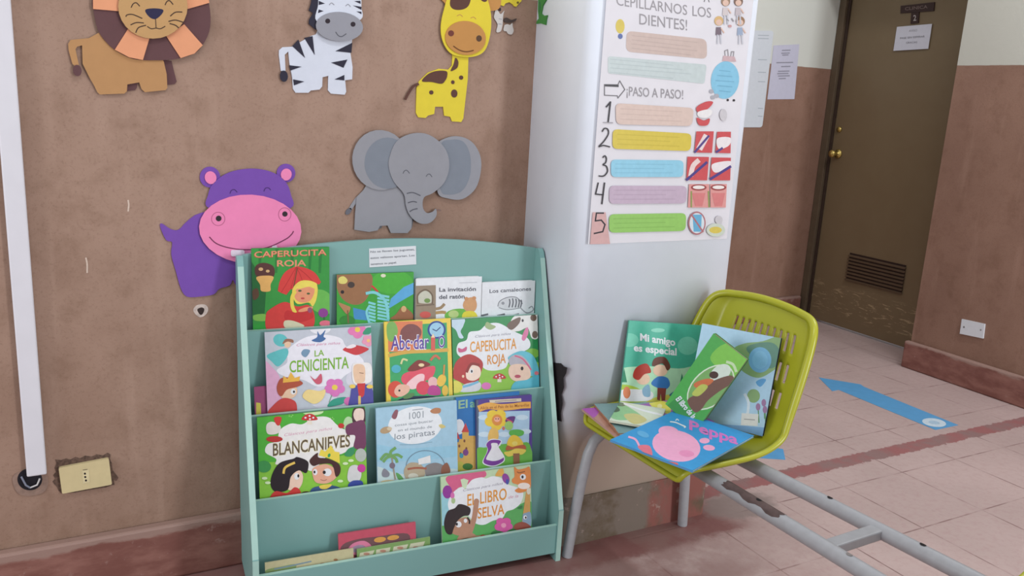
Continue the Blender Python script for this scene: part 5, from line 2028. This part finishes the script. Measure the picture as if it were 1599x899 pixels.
def art_amigo(a):
    a.fill(ink(72, 172, 146))
    a.blob([(280, 400), (400, 370), (560, 380), (660, 380), (660, 560), (260, 560)], ink(176, 220, 184))
    a.ell(345, 255, 40, 30, ink(110, 194, 168))
    a.ell(600, 280, 44, 40, ink(110, 194, 168))
    a.poly([(310, 150), (332, 160), (322, 240), (308, 235)], ink(136, 190, 80))
    a.ell(470, 212, 30, 9, ink(130, 204, 180))
    a.text('Mi amigo', (392, 256), (546, 280), 30, WH, 0.03)
    a.text('es especial', (364, 302), (552, 322), 30, WH, 0.03)
    a.blob([(270, 470), (320, 450), (390, 470), (430, 520), (270, 530)], ink(170, 196, 70))
    a.blob([(400, 540), (480, 500), (640, 490), (640, 560), (400, 560)], ink(206, 204, 90))
    for x, y, s in ((298, 440, 50), (322, 440, 62), (575, 470, 70), (600, 470, 50)):
        a.poly([(x - s * 0.2, y), (x, y - s), (x + s * 0.2, y)], ink(48, 132, 96))
    a.blob([(520, 500), (560, 470), (620, 460), (620, 500)], ink(70, 130, 140))
    a.blob([(290, 490), (330, 470), (440, 480), (430, 520), (290, 520)], ink(224, 224, 226))
    a.ell(405, 425, 30, 26, ink(232, 196, 170))
    a.blob([(360, 415), (375, 375), (420, 358), (440, 395), (410, 405), (385, 430)], ink(178, 58, 46))
    a.ell(480, 388, 32, 26, ink(232, 196, 170))
    a.blob([(446, 370), (455, 335), (500, 330), (524, 370), (510, 388), (490, 358)], ink(104, 62, 52))
    a.blob([(440, 445), (470, 415), (510, 420), (522, 450), (505, 470), (470, 465)], ink(62, 122, 190))
    a.poly([(468, 464), (506, 466), (500, 525), (486, 522), (482, 490), (478, 520), (466, 516)], ink(136, 70, 62))
    a.blob([(402, 470), (430, 450), (436, 500), (408, 500)], ink(130, 170, 196))
    a.ell(333, 485, 16, 26, ink(216, 130, 90))


ex, ey = ortho((0.226, -0.040, -0.022), (0.017, 0.024, 0.21))
book('teal picture book with two boys standing against the pillar on the yellow seat', (1.280, 1.704, 0.421), ex, ey, 0.232, 0.222, 0.006, ink(80, 160, 140), art_amigo, cd, group='picture books on the yellow seat')


def art_lblue(a):
    a.fill(ink(164, 198, 220))
    a.blob([(800, 300), (850, 270), (930, 260), (1040, 230), (1040, 330), (960, 400), (900, 420), (830, 380)], ink(130, 164, 110))
    a.blob([(860, 300), (900, 270), (980, 270), (1010, 330), (960, 380)], ink(90, 134, 116))
    a.ell(918, 342, 50, 56, ink(112, 170, 206))
    a.ell(918, 342, 34, 40, ink(124, 182, 214))
    a.blob([(900, 440), (925, 425), (945, 430), (920, 460)], ink(80, 150, 200))
    a.ell(890, 500, 28, 30, ink(124, 158, 100))
    a.line([(850, 490), (868, 530), (862, 590)], 12, ink(206, 218, 226))
    for x, y in ((910, 548), (935, 530), (940, 560)):
        a.line([(x, y), (x + 4, y + 70)], 5, ink(90, 140, 90))
        a.ell(x, y, 10, 16, ink(150, 110, 150))
    a.poly([(838, 575), (912, 580), (908, 632), (834, 628)], ink(212, 212, 208))
    a.line([(850, 602), (895, 605)], 4, ink(150, 150, 150), False)
    a.poly([(700, 620), (960, 640), (960, 700), (700, 690)], ink(116, 160, 204))


ex, ey = ortho((0.5, -0.86, 0.0), (0.055, 0.03, 0.24))
b0 = np.array([1.508, 1.408, 0.408]) - ex * 0.205
book('large pale blue picture book leaning back in the corner of the yellow seat', b0, ex, ey, 0.205, 0.25, 0.014, ink(40, 48, 84), art_lblue, cd, group='picture books on the yellow seat', pages=pm((60, 64, 84), 0.7))


def art_green(a):
    a.fill(ink(74, 164, 76))
    a.blob([(700, 330), (790, 270), (920, 390), (840, 460), (760, 400)], ink(122, 190, 76))
    a.poly([(490, 560), (560, 500), (650, 640), (560, 660)], ink(58, 140, 70))
    a.ell(702, 462, 122, 78, ink(206, 222, 196), -42)
    a.ell(702, 462, 116, 72, ink(118, 168, 96), -42)
    a.ell(745, 400, 50, 34, ink(206, 220, 206), -35)
    a.blob([(600, 520), (640, 490), (700, 440), (790, 410), (800, 440), (740, 480), (690, 520), (660, 560), (630, 570)], ink(112, 82, 70))
    a.blob([(630, 445), (680, 425), (715, 430), (690, 455), (640, 465)], ink(198, 110, 66))
    a.ell(716, 408, 20, 16, ink(70, 46, 40))
    a.blob([(620, 490), (660, 450), (690, 460), (650, 500)], ink(180, 190, 90))
    a.line([(770, 350), (800, 362), (815, 395)], 12, ink(190, 216, 170))
    a.text('El libro de la', (548, 514), (622, 602), 28, WH, 0.03, up=(0.72, -0.5))


TL, TR, BL = np.array([1.42, 1.477, .632]), np.array([1.45, 1.398, .593]), np.array([1.34, 1.59, .45])
ey = (TL - BL)
hl = np.linalg.norm(ey)
ex_ = TR - TL
ex, ey = ortho(ex_, ey)
wl = 0.105
book('green picture book with an oval jungle scene tilted in front of the pale blue one', BL - ey * 0.0, ex, ey, wl, hl, 0.016, ink(66, 150, 72), art_green, cd, group='picture books on the yellow seat', pages=pm((120, 110, 92), 0.8, 0.1, 300))


def flat_book(label, c0, c1, c2, z, t, cover, art, crop, **k):
    """lying book: c0 lower-left, c1 lower-right, c2 upper-left corners (x, y); tilt through z per corner"""
    O = np.array([c0[0], c0[1], z])
    ex, ey = ortho((c1[0] - c0[0], c1[1] - c0[1], k.pop('dz1', 0.0)), (c2[0] - c0[0], c2[1] - c0[1], k.pop('dz2', 0.0)))
    w_ = math.dist(c0, c1)
    h_ = math.dist(c0, c2)
    return book(label, O, ex, ey, w_, h_, t, cover, art, crop, group='picture books on the yellow seat', **k)


def art_plum(a):
    a.fill(ink(176, 132, 116))
    a.blob([(90, 120), (200, 110), (230, 200), (180, 260), (100, 200)], ink(166, 84, 168))
    a.blob([(220, 240), (300, 220), (360, 330), (330, 380)], ink(170, 120, 100))


def art_teal(a):
    a.fill(ink(120, 150, 150))
    a.blob([(200, 180), (300, 280), (360, 360), (240, 300)], ink(176, 120, 92))


def art_lgreen(a):
    a.fill(ink(206, 214, 196))
    a.blob([(250, 140), (350, 130), (480, 190), (560, 260), (400, 280), (310, 250)], ink(142, 190, 142))
    a.blob([(280, 150), (360, 170), (390, 205), (330, 215)], ink(84, 104, 84))
    a.ell(390, 155, 40, 16, ink(104, 124, 96), 10)
    a.blob([(420, 240), (520, 230), (600, 280), (500, 310)], ink(196, 190, 130))
    a.line([(420, 150), (560, 200), (720, 240)], 14, ink(226, 226, 230))


def art_violet(a):
    a.fill(ink(156, 96, 172))
    a.blob([(620, 130), (760, 140), (780, 230), (660, 190)], ink(214, 206, 90))
    a.ell(700, 170, 20, 18, ink(226, 220, 150))


# stack, bottom to top
flat_book('plum and tan picture book at the bottom of the stack on the yellow seat', (1.150, 1.510), (1.345, 1.490), (1.170, 1.722), 0.411, 0.006, ink(190, 150, 140), art_plum, ce, board=0.001)
flat_book('tan edged picture book second from the bottom of the seat stack', (1.158, 1.535), (1.350, 1.480), (1.205, 1.730), 0.4175, 0.0055, ink(170, 124, 96), art_teal, ce, board=0.001)
flat_book('violet and yellow picture book lying flat below the teal standing book', (1.25, 1.50), (1.43, 1.50), (1.25, 1.668), 0.423, 0.005, ink(150, 96, 168), art_violet, ce, board=0.001)
flat_book('pale green picture book lying fanned out over the seat stack', (1.168, 1.592), (1.252, 1.505), (1.232, 1.722), 0.4285, 0.005, ink(206, 210, 190), art_lgreen, ce, board=0.001)


def art_blue(a):
    a.fill(ink(58, 148, 208))
    # plain pink flower in place of the printed figure
    p_ = ink(232, 164, 200)
    a.ell(830, 480, 190, 120, p_, 12)
    a.ell(770, 370, 80, 44, p_, 8)
    a.ell(1050, 440, 40, 22, p_)
    a.ell(1085, 495, 46, 22, p_, 6)
    a.blob([(530, 480), (620, 480), (640, 560), (560, 520)], ink(216, 110, 130))
    a.blob([(640, 570), (760, 600), (840, 615), (820, 645), (700, 600)], ink(216, 96, 100))
    a.ell(910, 540, 60, 26, ink(224, 140, 184), 6)
    a.text('Peppa', (930, 350), (1310, 470), 70, ink(206, 116, 190), 0.03)
    a.line([(780, 292), (830, 300), (905, 335)], 9, WH)
    a.line([(825, 285), (835, 272), (850, 284)], 7, WH)
    a.line([(875, 318), (900, 330), (890, 340)], 7, WH)
    a.line([(455, 410), (510, 430), (540, 480)], 16, p_)
    a.ell(570, 390, 50, 22, ink(92, 166, 214), 20)


flat_book('bright blue picture book with pink title lying on the front of the yellow seat', (1.166, 1.272), (1.441, 1.372), (1.122, 1.486), 0.4345, 0.005, ink(90, 150, 200), art_blue, ce, board=0.001, pages=pm((196, 200, 170), 0.8))
